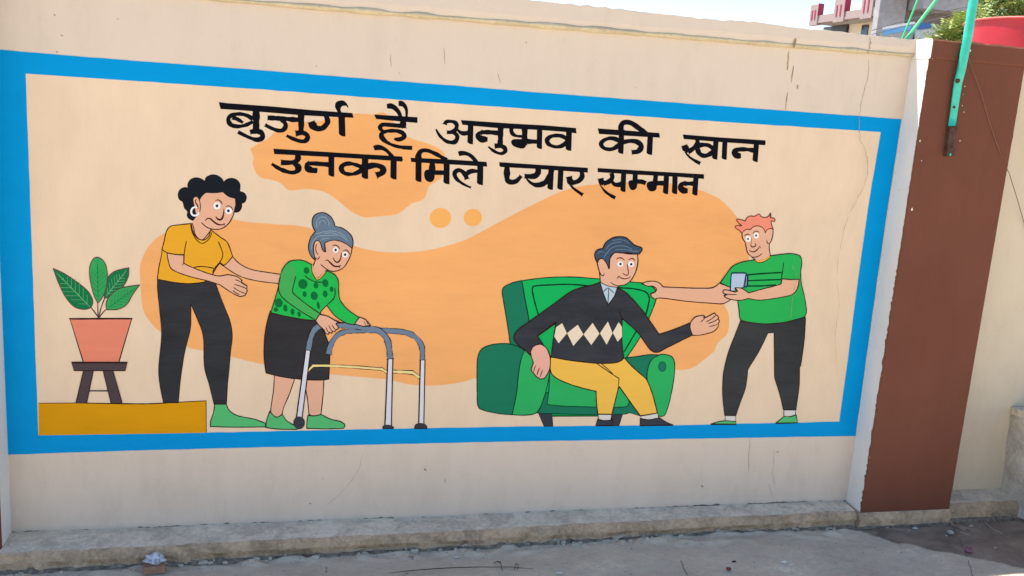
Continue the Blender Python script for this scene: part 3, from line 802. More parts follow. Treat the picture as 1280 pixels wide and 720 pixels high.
# --- old woman with walker
M_GREEN = paint((36, 176, 78), 'sweater_green', var=0.04); M_GREEN2 = paint((66, 164, 84), 'sleeve_green', var=0.05); M_DOT = paint((14, 106, 50), 'dot_green')
M_HAIRG = paint((98, 118, 138), 'hair_grey_blue', var=0.10); M_HAIRG2 = paint((128, 146, 162), 'hair_highlight', var=0.08)
M_SKIRT = paint((50, 49, 52), 'skirt_charcoal', var=0.22); M_TUBE = paint((106, 122, 142), 'walker_grip', var=0.07); M_SILV = paint((206, 206, 216), 'walker_silver', var=0.03)
M_BRASS = paint((226, 206, 138), 'walker_bar', var=0.03); M_WHEEL = paint((58, 60, 68), 'walker_wheel', var=0.1)
LAYER[0] = 14
gr_ = Piece('painted_old_woman', mural, [SK1], 'painted old lady, grey hair bun and green dotted sweater, leaning on a walker')
sv = LAYER[0]; LEGS = []
for t in ('182,376* 290,395* 260,480 232,545 223,582* 195,602 163,577* 165,540 178,450', '345,395* 444,398* 440,480 428,587* 390,594 365,584* 358,510 347,440'):
    p = Piece('leg', None, [SK1]); p.fill(D(t), SK1, 0.9); LEGS.append(p)
gl = LAYER[0]
LAYER[0] = gl + 10
gr_.fill(C8('208,352* 250,330 310,322 370,335 430,365 479,402* 470,460 440,530 400,590 350,622 290,634 240,622* 205,642 170,687 130,707 100,682 88,620 93,575* 115,520* 104,480 95,400 108,340 140,325 165,350 178,400 193,430 213,442*'), SK1, 0.9)
LAYER[0] = gl
hg = Piece('hair', None, [M_HAIRG])
hg.fill(C8('113,235* 90,190 81,140 100,80 150,49 210,50 265,85 295,130 311,183* 380,200 440,240 480,290 491,350 480,406* 430,380 300,360 213,380* 208,400 213,444* 150,430 105,430 118,523* 80,492 50,430 46,370 65,300 90,262'), M_HAIRG, 1.0)
for t in ('130,200 125,140 160,95 210,95 245,130 250,180', '150,170 165,130 205,130 215,165', '120,260 190,240 280,230 360,250 420,290', '75,420 85,350 130,290 210,275 330,275', '200,255 280,250 380,285 440,330', '165,330 185,310 250,300'):
    hg.line(C8(t), 1.0, M_HAIRG2)
LAYER[0] = gl + 14
gr_.line(C8('165,562 210,600 260,628 310,634'), 0.9).line(C8('128,360 117,400 124,440 142,468'), 0.8, M_MAROON).line(C8('158,485 140,510 122,506 110,490'), 0.9)
gr_.stroke(C8, '374,448 370,490 352,533 328,543 302,522 291,497', [5, 9, 12, 11, 8, 5], M_MAROON)
gr_.stroke(C8, '212,530 235,520 265,550 300,580 340,585 372,574', [4, 8, 12, 14, 11, 5], M_MAROON)
gr_.line(C8('362,572 355,590 357,604'), 0.7, M_MAROON).line(C8('283,380 310,370 340,384 359,412'), 1.0, M_MAROON).line(C8('393,427 420,419 445,438 459,466'), 1.0, M_MAROON)
grb = gr_.done(); hg.parent = grb; hg.done()
for p in LEGS: p.parent = grb; p.done()
eye(grb, C8, 316, 420, 29, 13, 0, 0); eye(grb, C8, 411, 467, 29, 13, 0, 0)
for t in ('158,568* 190,599 225,585* 250,620 312,655* 300,664* 200,662 138,654* 140,620', '360,590* 395,592 430,585* 480,610 530,622 555,640 548,658* 450,661 353,658* 355,620'):
    Piece('shoe', grb, [M_MINT]).fill(D(t), M_MINT, 0.9).done()
Piece('skirt', grb, [M_SKIRT]).fill(D('160,38* 240,55 320,72 405,80* 440,140 465,200 475,260 470,398* 420,403 340,400 220,385 138,365* 128,290 130,180 145,90'), M_SKIRT, 0.9).done()
fw = Piece('walker', grb, [M_TUBE], 'painted grey and silver walking frame')
fw.stroke(D, '468,268 476,230 492,195 528,158 590,142 700,140 800,143 880,152 930,178 962,225 966,298', 30, M_LINE).stroke(D, '469,265 477,230 493,195 530,158 590,142 700,140 800,143 880,152 930,178 962,225 966,295', 24.5, M_TUBE)
fw.fill(D('955,298* 979,298* 973,642* 946,642*'), M_SILV, 0.8).fill(D('923,659* 928,642 945,633 965,633 985,642 991,659*'), M_WHEEL, 0.7)
fw.stroke(D, '806,358 860,360 915,363', 20, M_LINE).stroke(D, '912,363 932,376 950,393', 18, M_LINE).stroke(D, '808,358 860,360 916,363', 14, M_BRASS).stroke(D, '912,363 932,376 948,391', 12, M_BRASS)
fw.stroke(D, '385,327 470,327 620,335 755,346', 16, M_LINE).stroke(D, '358,358 372,342 388,326', 14, M_LINE).stroke(D, '752,345 766,354 780,366', 14, M_LINE)
fw.stroke(D, '385,327 470,327 620,335 757,346', 10.5, M_BRASS).stroke(D, '360,356 372,342 388,327', 9, M_BRASS).stroke(D, '752,345 766,354 780,364', 9, M_BRASS)
fw.fill(D('348,243* 374,243* 329,600* 299,600*'), M_SILV, 0.8).fill(D('783,288* 809,288* 801,652* 767,652*'), M_SILV, 0.8)
fw.ell(D, 313, 629, 29, 33, M_WHEEL, 0.6).fill(D('755,659* 758,648 770,642 790,642 810,650 814,659*'), M_WHEEL, 0.7)
fw.stroke(D, '361,247 375,175 400,130 440,112 520,112 620,120 700,130 750,152 783,200 796,292', 32, M_LINE).stroke(D, '362,243 376,175 400,131 440,113 520,113 620,121 700,131 750,153 783,201 796,288', 26.5, M_TUBE).done()
sw = Piece('sweater', grb, [M_GREEN])
sw.fill(Cc('380,343* 345,325 310,318 260,327 228,362 215,400 205,455 185,525 163,596* 240,615 330,631 400,638* 422,607* 430,588 460,557* 500,610 560,650 607,661* 630,622* 570,580 530,530 522,480 520,430 500,395 455,374* 430,402 405,418* 388,390'), M_GREEN, 0.9)
for cx, cy, rx, ry in ((352, 373, 15, 18), (333, 445, 25, 26), (402, 452, 13, 16), (452, 440, 16, 21), (485, 472, 10, 15), (342, 498, 11, 15), (393, 507, 19, 23), (451, 497, 13, 18), (415, 558, 8, 19), (205, 545, 21, 24), (240, 572, 11, 19), (278, 592, 11, 17), (190, 580, 12, 12), (313, 605, 9, 15)):
    sw.ell(Cc, cx, cy, rx, ry, M_DOT, rot=-0.15)
sw.line(Cc('342,400 370,421 405,434 440,435'), 0.9).line(Cc('502,463 500,515 460,556'), 0.9)
sw.line(Cc('384,345 386,375 398,400 408,418 430,405 452,378'), 1.4, M_ORA2).line(Cc('380,345 381,378 394,406 408,424 432,410 458,378'), 0.7).done()
Piece('sleeve', grb, [M_GREEN2]).fill(Cc('225,375 214,402 205,452 210,494 240,530 320,588 400,636* 430,606* 360,558 300,510 278,485 285,445 295,400 285,355 255,340'), M_GREEN2, 0).line(Cc('214,402 205,452 210,494 240,530 320,588 400,636* 430,606* 360,558 300,510 278,485 285,445 295,403'), 0.9).done()
hd = Piece('hand', grb, [SK1])
hd.fill(D('400,88* 420,56* 460,64 500,86* 530,100* 508,104 520,122 520,133* 510,134* 503,146* 492,142* 485,155* 474,150* 466,161* 452,154 445,138 420,114'), SK1, 0.9)
hd.line(D('470,112 478,130 488,145'), 0.8).line(D('487,110 496,125 508,138'), 0.8).line(D('455,122 462,140 470,152'), 0.8).line(D('500,86 520,97 545,102'), 0.8).done()
Piece('hand', grb, [SK1]).fill(D('606,106* 632,70* 665,84 692,116* 650,118*'), SK1, 0.9).line(D('655,92 662,102 668,114'), 0.7).line(D('668,92 675,102 680,114'), 0.7).done()

# --- armchair
M_CH1 = paint((22, 170, 88), 'chair_green', var=0.03); M_CH2 = paint((30, 114, 86), 'chair_dark', var=0.05); M_CH3 = paint((46, 166, 92), 'chair_front', var=0.04)
M_DKL = paint((12, 52, 38), 'chair_line'); M_CHL = paint((56, 60, 68), 'chair_leg')
LAYER[0] = 8
ch = Piece('painted_armchair', mural, [M_CH1], 'painted green armchair behind the seated man')
ch.fill(H('425,530* 502,530* 508,608* 458,608*'), M_CHL, 0.6).fill(H('850,530* 908,530* 885,606* 838,606*'), M_CHL, 0.6)
ch.fill(P1('652,351* 680,347.3 713,346.2 747,348.5 790,352.5 806,354.5 818,361 820,374 812,396 801,420 782,449* 760,520* 690,520* 664,420 659,392'), M_CH1, 1.0, M_DKL)
ch.line(P1('673,394 668,376 665.5,362 669,357.5 691,356 713,355.5 740,357.5 772,359.5 792,361 806,364.5 811,370 811,378 806,396 793,418 780,440'), 1.3, M_DKL)
ch.fill(Ff('325,318* 270,332 226,354 215,382 225,450 245,570 262,690* 330,700* 370,560* 345,430'), M_CH2, 1.0, M_DKL)
ch.fill(H('445,420* 440,490 420,532* 500,536 750,541 920,538* 948,530* 1000,548* 1005,400* 900,340*'), M_CH2, 0.8, M_DKL)
ch.fill(H('490,280* 485,400 474,482* 540,490 600,493 740,497 900,498 936,490* 945,468* 900,380* 700,330*'), M_CH3, 0.8, M_DKL)
ch.done_o = ch.done()
cho = ch.done_o
ca = Piece('armrest', cho, [M_CH3]); ca.fill(H('345,172* 385,200 420,230 460,215* 490,210* 492,290 470,400 440,490 410,532 350,544 275,541* 300,420 310,320 325,230'), M_CH3, 0.9, M_DKL)
ca.fill(H('75,250 82,200 105,163 160,141 240,135 300,148 346,174* 325,230 310,320 300,420 275,541* 200,535 110,515 80,490 75,400'), M_CH2, 0.9, M_DKL).done()
ca = Piece('armrest', cho, [M_CH3]); ca.fill(H('915,218* 1000,207 1060,198 1110,199* 1068,240 1048,290 1045,340* 990,300 940,250'), M_CH2, 0.9, M_DKL)
ca.fill(H('1115,200 1150,197 1190,213 1204,260 1197,350 1178,450 1152,535 1128,551 1105,545* 1090,500 1062,400 1046,340 1050,280 1072,228'), M_CH3, 0.9, M_DKL)
ca.ell(H, 1133, 266, 21, 28, M_CH2, 0.8, M_DKL).done()

# --- seated man
M_TRY = paint((230, 181, 78), 'trouser_yellow', var=0.04); M_SWT = paint((56, 58, 64), 'sweater_charcoal', var=0.28); M_DIA = paint((224, 206, 182), 'argyle_cream', var=0.03)
M_COL = paint((176, 194, 208), 'collar_blue', var=0.04); M_MHAIR = paint((62, 80, 102), 'hair_navy', var=0.12); M_MHAIR2 = paint((98, 118, 138), 'hair_navy_light'); M_SOCK = paint((208, 204, 198), 'sock_white', var=.02)
LAYER[0] += 1
mn = Piece('painted_man', mural, [SK1], 'painted seated man in dark argyle sweater and yellow trousers, one arm stretched out')
mn.fill(G8('245,300* 290,240 350,232 410,240 470,248 557,248* 562,330 550,400 532,460 482,545 420,592 350,607 330,640* 300,700* 200,700* 140,562* 128,450 104,345 125,305 165,295 210,345 235,412*'), SK1, 1.0)
mn.line(G8('330,618 290,612 240,590 200,570'), 0.01)
mn.line(G8('106,345 120,420 146,480 172,492 184,465'), 0.9).line(G8('255,565 290,590 350,606 420,592'), 0.8)
mn.stroke(G8, '441,360 449,410 455,468 440,486 414,480 390,464', [6, 8, 9, 9, 8, 5], M_MAROON)
mn.stroke(G8, '326,527 345,500 362,512 400,526 450,521 482,498', [5, 9, 9, 9, 8, 4], M_MAROON)
mn.stroke(G8, '320,307 345,292 378,293 412,317', [5, 9, 10, 5], M_MAROON).stroke(G8, '454,314 485,298 510,302 527,322', [5, 9, 9, 5], M_MAROON)
mno = mn.done()
hr = Piece('hair', mno, [M_MHAIR]); hr.fill(G8('235,412* 205,345 165,300 125,308 105,347* 80,290 77,240 108,200 168,184* 200,120 260,75 330,54 410,58 460,88 520,145 598,174 609,200 580,246* 520,248 450,232 370,236 320,230 270,255 245,310'), M_MHAIR, 1.0)
for t in ('110,250 140,220 180,230', '200,200 240,150 300,120 380,110', '215,240 250,190 320,160 420,160 500,200', '270,100 340,85 410,95 460,130', '300,200 400,195 500,215 570,215', '180,300 200,250 240,210'):
    hr.line(G8(t), 0.8, M_MHAIR2)
hr.done()
eye(mno, G8, 363, 360, 33, 14, 2, 0); eye(mno, G8, 484, 361, 33, 14, 2, 2)
t_ = Piece('trousers', mno, [M_TRY]); t_.fill(H('494,208* 620,228 760,242 915,215* 960,265 1040,335* 1057,370 1082,440 1105,532* 1060,544 1008,549* 980,510 930,440 885,378* 862,470 845,539* 765,539* 757,470 755,408* 680,390 600,365 525,330 494,288'), M_TRY, 1.0)
t_.line(H('755,246 830,298 886,334* 882,376'), 0.9).line(H('785,250 815,275 850,306'), 0.8, M_MAROON).done()
for a_, b2 in (('768,539* 842,539* 840,570* 800,574 768,566*', '765,566* 800,576 845,570* 848,604* 752,604*'), ('1009,548* 1106,532* 1113,558* 1060,569 1015,563*', '1008,562* 1060,570 1116,557* 1150,580 1196,601* 1005,604*')):
    Piece('sock', mno, [M_SOCK]).fill(H(a_), M_SOCK, 0.7).done(); Piece('shoe', mno, [M_CHL]).fill(H(b2), M_CHL, 0.7).done()
co = Piece('collar', mno, [M_COL]); co.fill(G('121,291* 160,310 206,317* 204,342 160,412* 130,345'), M_COL, 0.8, M_CHL).line(G('160,318 146,330 135,341'), 0.8, M_CHL).line(G('162,318 176,332 190,345'), 0.8, M_CHL).line(G('163,320 162,360 159,402'), 0.8, M_CHL).done()
s_ = Piece('sweater', mno, [M_SWT])
s_.fill(P1('750,353* 740,356.5 727,359.5 713,365 691,381 658,404.5 647,413 642.5,421 645,428.5 656,437.5 663,444* 665,436 672,431.5* 680,433* 672,420* 695,403* 692.7,417.5 689,446.3* 715,450.8 746,454 766,453.8 775,451.5 779.8,447.7* 777.3,425 777.7,398* 788,407 798,416.5 807.5,430 814,438 822,440.3 835,434 865,419* 862.5,403.7* 845,411 824,418* 815,405 802.5,387.5 790,373 781,364.5 771.5,360* 768,370 760,381.5* 754,366'), M_SWT, 1.0)
s_.line(P1('777.7,398 775,393 774,386'), 0.7)
for t in ('561,18* 588,76* 541,133* 516,95* 526,42*', '650,27* 682,82* 625,148* 589,75*', '735,17* 774,78* 727,143* 683,82*', '822,9* 849,75* 815,141* 777,75*', '884,12* 902,40* 903,95* 878,124* 850,72*'):
    s_.fill(H(t), M_DIA, 0)
    LAYER[0] -= 1
s_.done(); LAYER[0] += 2
h1 = Piece('hand', mno, [SK2]); h1.fill(H('380,182* 396,152 438,139 472,163 490,208 493,260 482,300 458,334* 436,338* 426,330* 412,322 400,306* 387,292 386,275 396,245 386,212'), SK2, 0.9)
h1.line(H('412,258 402,278 398,300'), 0.8).line(H('432,272 424,292 416,316'), 0.8).line(H('450,284 442,304 436,326'), 0.8).done()
h2 = Piece('hand', mno, [SK1]); h2.fill(G('582,556* 571,520 575,490 600,464 640,457* 641,472* 665,460 692,445* 699,454* 711,462* 712,474* 717,488* 711,498* 712,512* 690,536 640,552 600,557'), SK1, 0.9)
h2.line(G('641,473 630,485 622,488'), 0.8).line(G('650,490 675,476 700,456'), 0.8).line(G('660,498 688,488 711,474'), 0.8).line(G('665,512 690,508 711,498'), 0.8).done()

# --- boy with the cup
M_BSH = paint((42, 168, 82), 'tshirt_green', var=0.035); M_GINGER = paint((228, 136, 114), 'hair_ginger', var=0.05); M_GLINE = paint((112, 58, 42), 'hair_outline')
M_NAVY = paint((26, 46, 76), 'cup_outline'); M_CUP = paint((170, 188, 210), 'cup_blue', var=0.05); M_STR = paint((8, 66, 36), 'stripe_green'); M_BTR = paint((56, 58, 59), 'jeans_charcoal', var=0.22)
M_NECK = paint((224, 172, 62), 'collar_yellow')
LAYER[0] = 44
by = Piece('painted_boy', mural, [SK1], 'painted ginger haired boy in green shirt holding a cup, arm on the chair back')
by.fill(P1('802.5,354.8* 808,352.3 817,351.5 824,353.7 829,358.7* 860,360 875,360.3 889,360 896,357* 900,353* 913,357.5* 914,374* 907,378.4 901,379.8 893,379.3 860,376.8 827.5,372.6 818.7,374* 814,371* 813.5,366.5* 819,365 820.5,361 816,357.7 810,357.7'), SK1, 0.9)
by.line(G('374,346 382,347 392,345'), 0.7)
by.fill(I8('180,330* 195,300 240,275 290,276* 320,245 370,230 430,243 465,278 480,318* 500,280 545,263 580,275* 576,350 556,420 532,460* 530,520 545,606* 510,650 440,700 380,700 345,660* 300,624 253,575 234,500 220,440 188,390'), SK1, 0.85)
by.line(I8('440,583 405,612 350,632 310,625'), 0.8).line(I8('500,412 500,438 514,458 532,460'), 0.8)
by.stroke(I8, '302,390 300,440 294,480 312,500 345,495 357,470 345,452', [4, 5, 8, 11, 10, 9, 5], M_MAROON)
by.stroke(I8, '272,543 300,560 340,562 380,532 410,490', [5, 9, 11, 11, 6], M_MAROON).line(I8('403,488 412,500 425,514'), 0.6, M_MAROON)
by.line(I8('210,362 235,340 262,338 284,350'), 0.8).line(I8('318,327 345,302 375,298 402,314'), 0.8)
byo = by.done()
Piece('hair', byo, [M_GINGER]).fill(I8('180,332* 150,290 105,263 94,237 130,226 176,232* 140,195* 110,158* 120,143 170,150 222,168* 245,125 290,103 335,110* 370,93 402,78 430,113 490,121 530,98 544,64* 551,130* 585,128 606,150 596,176* 558,165 560,210 581,272* 545,263 500,283 480,320* 465,278 430,243 370,230 320,245 290,278* 240,275 195,300'), M_GINGER, 0.9, M_GLINE).done()
eye(byo, I8, 260, 396, 35, 13, -3, 2, 40); eye(byo, I8, 363, 354, 33, 13, -2, 0, 38)
Piece('trousers', byo, [M_BTR]).fill(J('300,40* 480,50* 662,30* 655,150 636,290 628,310* 625,420 607,552* 570,555 537,550* 518,470 487,368* 485,118* 450,118* 400,220 337,322* 325,420 297,500 268,585* 235,587 207,582* 195,470 197,370 205,312* 230,220 265,130'), M_BTR, 0.7).done()
for a_, b2 in (('209,582* 268,584* 269,616* 210,613*', '128,631.5* 170,618 215,612 268,617* 272,631.5*'), ('540,551* 606,551* 604,578* 575,587 540,586*', '493,626* 520,605 545,587 580,589 607,578* 618,623.5*')):
    Piece('sock', byo, [M_SOCK]).fill(J(a_), M_SOCK, 0.7).done(); Piece('shoe', byo, [M_MINT]).fill(J(b2), M_MINT, 0.7).done()
bs = Piece('shirt', byo, [M_BSH])
bs.fill(I('355,317* 290,328 238,350 203,393 170,440* 222,462* 262,520* 270,580 275,625 292,640 360,652 430,655 520,645 616,620* 627,590 618,520 600,440 597,380 603,330 595,300 570,287 520,285 435,296* 400,325 370,327'), M_BSH, 0.9)
bs.line(I('507,332 500,380 494,418'), 0.9).line(I('497,416 545,420 590,418'), 0.8)
bs.stroke(I, '308,397 400,389 495,384', 9, M_STR).stroke(I, '314,427 400,424 492,421', 8, M_STR).stroke(I, '312,455 390,455 465,449', 8, M_STR)
bs.line(I('354,321 372,326 400,322 436,300'), 1.8, M_NECK).line(I('350,318 372,331 402,327 438,303'), 0.7).done()
cu = Piece('cup', byo, [M_CUP]); cu.fill(Q('850,225* 872,225 898,250 888,395 838,400*'), M_CUP, 0.9, M_NAVY).line(Q('862,225 888,250 880,390 842,392'), 1.0, M_NAVY).line(Q('858,250 868,260 862,370 842,385'), 0.7, M_NAVY)
cu.fill(Q('655,195* 872,195* 836,412* 720,430* 700,472* 635,462* 642,300'), M_CUP, 1.0, M_NAVY).line(Q('652,194 760,192 874,196'), 1.3, M_NAVY).done()
fa = Piece('arm', byo, [SK1])
fa.fill(I('498,418* 545,421 588,419* 582,460 560,495 520,510 430,525 370,530 320,521* 280,531 235,528 203,518 191,507* 206,500* 186,492 187,480 202,476 250,487* 262,484* 248,464* 285,468 322,492* 400,470 470,452 492,445*'), SK1, 0.9)
fa.line(Q('548,508 620,515 730,520'), 0.8).done()

# --- lettering
LAYER[0] = 6
def word(label, bar, frame, letters, order):
    w = Piece('painted_word', mural, [M_INK], label)
    up(); c = curve(bar, True); polymesh(w.mb, c, ly(), 0)
    wo2 = w.done()
    L0 = LAYER[0]
    for items in letters:
        LAYER[0] = L0
        p = Piece('letter', wo2, [M_INK])
        for it in items:
            fr, kind, txt = it[0], it[1], it[2]
            if kind == 's': p.stroke(fr, txt, [q*1.14 for q in it[3]] if isinstance(it[3], list) else it[3]*1.12)
            elif kind == 'p': up(); polymesh(p.mb, curve(fr(txt), True), ly(), 0)
            elif kind == 'v':            # vertical stem with a slanted brush end
                x0, y0, x1, y1, ww = txt; ww *= 1.08
                up(); h = ww/2
                polymesh(p.mb, curve(fr(f'{x0-h},{y0}* {x0+h},{y0}* {x1+h},{y1}* {x1-h*.2},{y1-h*.15} {x1-h},{y1-h*.75}*'), True), ly(), 0)
        p.done()
    LAYER[0] = L0
    return wo2
word('black Hindi word at the start of the top line, meaning elder', P1('273.4,127.5* 285,129* 340,133* 390,137.6* 440.6,141.3* 442,147.3* 417.5,146.2* 377.5,144.2* 340,141* 300,137.8* 275.6,136.3*'), None, [
    [(K1, 's', '450,232 400,200 340,182 280,182 222,202 203,240 230,288 300,304 380,290 450,255', [40, 34, 32, 33, 38, 40, 38, 34, 34, 40]), (K1, 's', '245,212 300,235 350,268', [38, 36, 30]), (K1, 's', '480,130 482,250 480,345', 62),
     (K1, 's', '420,362 470,352 525,362 547,395 535,425 490,438 430,422 370,395 300,360', [44, 45, 50, 45, 45, 40, 34, 32, 30])],
    [(K1, 's', '595,218 680,222 760,228 850,234', [48, 46, 42, 42]), (K2, 's', '60,222 160,232 290,240', [40, 42, 42]), (K1, 's', '735,238 768,268 776,305 750,340 700,345 635,322 570,288', [36, 38, 42, 40, 34, 34, 32]), (K2, 's', '290,170 292,280 290,365', 56),
     (K2, 's', '235,375 300,368 345,385 356,418 330,450 275,450 205,425 145,395', [45, 46, 40, 42, 40, 34, 30, 26])],
    [(K2, 's', '392,255 408,292 450,325 510,318 555,265 552,230 540,190', [60, 78, 48, 46, 44, 48, 56]), (K2, 'v', (695, 175, 702, 405, 62)), (K2, 'p', '765,125* 757,90 725,52 685,44 642,62 630,105 650,150 668,182* 705,182* 685,135 702,102 742,98*')]], 0)
word('black Hindi word second in the top line, with two hooks above', K3('62,265* 280,278* 495,292* 495,350* 300,333* 80,310*'), None, [
    [(K3, 'p', '188,160* 232,152 285,182 325,232 345,290* 310,292* 282,245 240,212 190,206*'), (K3, 'p', '305,128* 345,130 384,168 400,220 397,300* 375,300* 370,225 345,188 305,180*'),
     (K3, 's', '350,300 350,350 348,402', [54, 54, 50]), (K3, 's', '350,380 200,368 145,368 120,392 132,418 158,436', [40, 36, 34, 36, 34, 28]), (K3, 's', '150,444 200,430 290,430 348,452 362,485 330,510 290,514 262,506', [30, 34, 34, 42, 44, 38, 32, 18]),
     (K3, 's', '158,432 134,468 152,512 220,560 320,590 443,600', [34, 42, 42, 28, 32, 36])]], 0)
word('black Hindi word third in the top line, the longest one', P1('576,150* 640,154.4* 680,156.6* 720,160* 720.8,166.8* 707.7,165* 671.6,162.3* 620,160* 591.7,157.4* 578,156*'), None, [
    [(K4, 's', '192,190 212,148 270,140 340,155 372,200 355,262 300,300 222,305', [58, 52, 46, 50, 58, 60, 56, 50]), (K4, 's', '310,300 372,345 376,400 340,450 270,455 200,430 120,360 58,258', [40, 60, 66, 62, 52, 46, 40, 22]), (K4, 's', '380,265 430,308 480,322 548,312', [26, 46, 55, 60]), (K4, 'v', (580, 170, 573, 485, 78))],
    [(K4, 's', '1010,318 880,305 800,303 735,308', [60, 56, 56, 60]), (K4, 's', '770,300 705,325 695,365 740,405 800,410 835,412', [50, 60, 80, 88, 80, 50]), (K4, 's', '1032,200 1026,400 1020,520', 76), (K4, 's', '938,512 1020,508 1085,535 1100,585 1050,622 980,612 905,570 845,520', [60, 60, 62, 62, 48, 42, 36, 24])],
    [(K5, 's', '232,205 222,270 250,325 310,350 385,355', [60, 58, 50, 36, 32]), (K5, 's', '415,200 418,350 410,480', 74), (K5, 'p', '220,440 245,400 330,394 420,400 445,440 436,495 400,530 330,525 250,492'), (K5, 's', '420,428 520,430 620,432', 60), (K5, 'v', (636, 210, 630, 540, 72))],
    [(K5, 's', '1040,395 960,352 870,342 790,360 742,410 770,470 860,506 950,495 1040,440', [62, 55, 50, 56, 60, 52, 46, 52, 70]), (K5, 'v', (1064, 250, 1054, 566, 78))]], 0)
word('black Hindi word fourth in the top line, with a loop above its bar', K6('85,185* 400,208* 1010,255* 1020,325* 600,302* 105,270*'), None, [
    [(K6, 'v', (445, 200, 430, 570, 76)), (K6, 's', '440,240 433,170 460,110 520,92 600,112 700,180 810,265', [74, 72, 66, 64, 62, 66, 66]),
     (K6, 's', '410,375 340,342 260,335 175,368 135,420 180,482 270,500 350,475 430,412 540,378 650,380 720,420 738,470 690,530 595,545', [56, 56, 54, 58, 64, 52, 48, 56, 62, 62, 60, 64, 68, 66, 62]), (K6, 'v', (876, 280, 860, 585, 78))]], 0)
word('black Hindi word fifth and last in the top line', K7('132,178* 600,215* 1150,250* 1153,280* 1148,312* 900,292* 550,268* 145,235*'), None, [
    [(K7, 's', '298,225 315,275 290,325 235,370 195,392', [44, 50, 54, 56, 50]), (K7, 's', '150,310 165,345 205,390', [58, 84, 44]), (K7, 's', '160,395 215,455 280,500 348,535', [14, 26, 34, 38]), (K7, 's', '305,345 345,312 400,305 455,315 510,355', [50, 50, 46, 46, 50]), (K7, 's', '312,350 335,410 390,440 450,428 530,375', [44, 52, 46, 48, 50]), (K7, 'v', (543, 240, 525, 488, 60))],
    [(K7, 'v', (652, 250, 642, 490, 58))],
    [(K7, 's', '1020,378 920,362 830,362', [46, 46, 44]), (K7, 's', '845,360 790,372 772,400 790,435 825,440 850,440', [40, 50, 60, 66, 66, 40]), (K7, 'v', (1040, 280, 1023, 518, 60))]], 0)
word('black Hindi word first in the lower line', P1('341.7,185.8* 430,191.3* 502.4,195.6* 503.6,199* 502.8,202.2* 487.3,200.7* 430,197.2* 380,194.6* 342.8,192.6*'), None, [
    [(K8, 's', '498,270 510,330 475,382 380,400 252,398', [66, 76, 72, 68, 70]), (K8, 's', '440,415 500,450 515,500 460,545 370,542 240,495 115,418', [40, 76, 78, 60, 56, 54, 36])],
    [(K8, 's', '985,430 860,420 740,412 665,415', [60, 60, 56, 56]), (K8, 's', '690,400 645,430 655,480 710,512 780,518 802,520', [50, 60, 82, 86, 80, 50]), (K8, 'v', (1010, 290, 1010, 612, 82))],
    [(K9, 's', '520,405 430,370 340,345 262,348 205,380 195,430 240,482 330,498 420,478 520,420', [70, 52, 52, 56, 62, 62, 50, 48, 52, 76]), (K9, 'v', (540, 260, 536, 568, 88)), (K9, 's', '560,395 640,372 710,370 780,395 805,435 780,480 700,515', [76, 66, 66, 70, 72, 74, 78]),
     (K9, 'v', (955, 270, 952, 576, 84)), (K9, 'p', '655,90* 700,70 770,75 850,118 900,165 950,215 970,250* 900,250* 850,185 780,148 680,152*')]], 0)
word('black Hindi word second in the lower line', K10('90,190* 600,212* 1145,248* 1152,315* 900,298* 550,278* 100,250*'), None, [
    [(K10, 'v', (202, 190, 200, 528, 78)), (K10, 's', '206,240 200,165 235,100 320,90 420,128 500,170 590,225', [78, 76, 62, 52, 52, 52, 54]), (K10, 's', '392,240 390,340 380,450', 74), (K10, 'p', '278,420 290,375 330,355 400,380 425,440 410,500 370,528 320,515 290,480'), (K10, 's', '400,395 480,397 570,398', 62), (K10, 'v', (592, 230, 588, 558, 78))],
    [(K10, 's', '928,605 830,560 745,500 705,440 708,390 760,362 812,385 850,430 872,490', [24, 32, 40, 54, 62, 50, 50, 62, 60]), (K10, 's', '858,440 890,395 950,375 1040,382', [50, 56, 50, 50]), (K10, 'v', (1058, 270, 1052, 570, 78)), (K10, 'p', '745,105* 800,94 880,110 960,158 1035,245* 970,248* 900,178 840,158 765,168*')]], 0)
word('black Hindi word third in the lower line', K11('90,75* 640,112* 1180,145* 1180,205* 560,160* 110,136* 90,122*'), None, [
    [(K11, 's', '185,120 184,220 190,295 235,322 300,308 360,245', [62, 62, 58, 52, 52, 44])],
    [(K11, 's', '562,140 568,200 520,248 400,248', [50, 58, 60, 44]), (K11, 's', '410,262 480,332 560,358 650,330 712,255 738,160', [8, 38, 52, 62, 66, 60]), (K11, 'v', (730, 140, 715, 418, 64))],
    [(K11, 'v', (848, 150, 836, 418, 62))],
    [(K11, 's', '1103,190 1108,255 1060,310 980,332', [46, 48, 56, 56]), (K11, 's', '948,252 962,310 990,345', [58, 76, 50]), (K11, 's', '950,335 1000,395 1060,440 1118,480', [22, 28, 34, 40])]], 0)
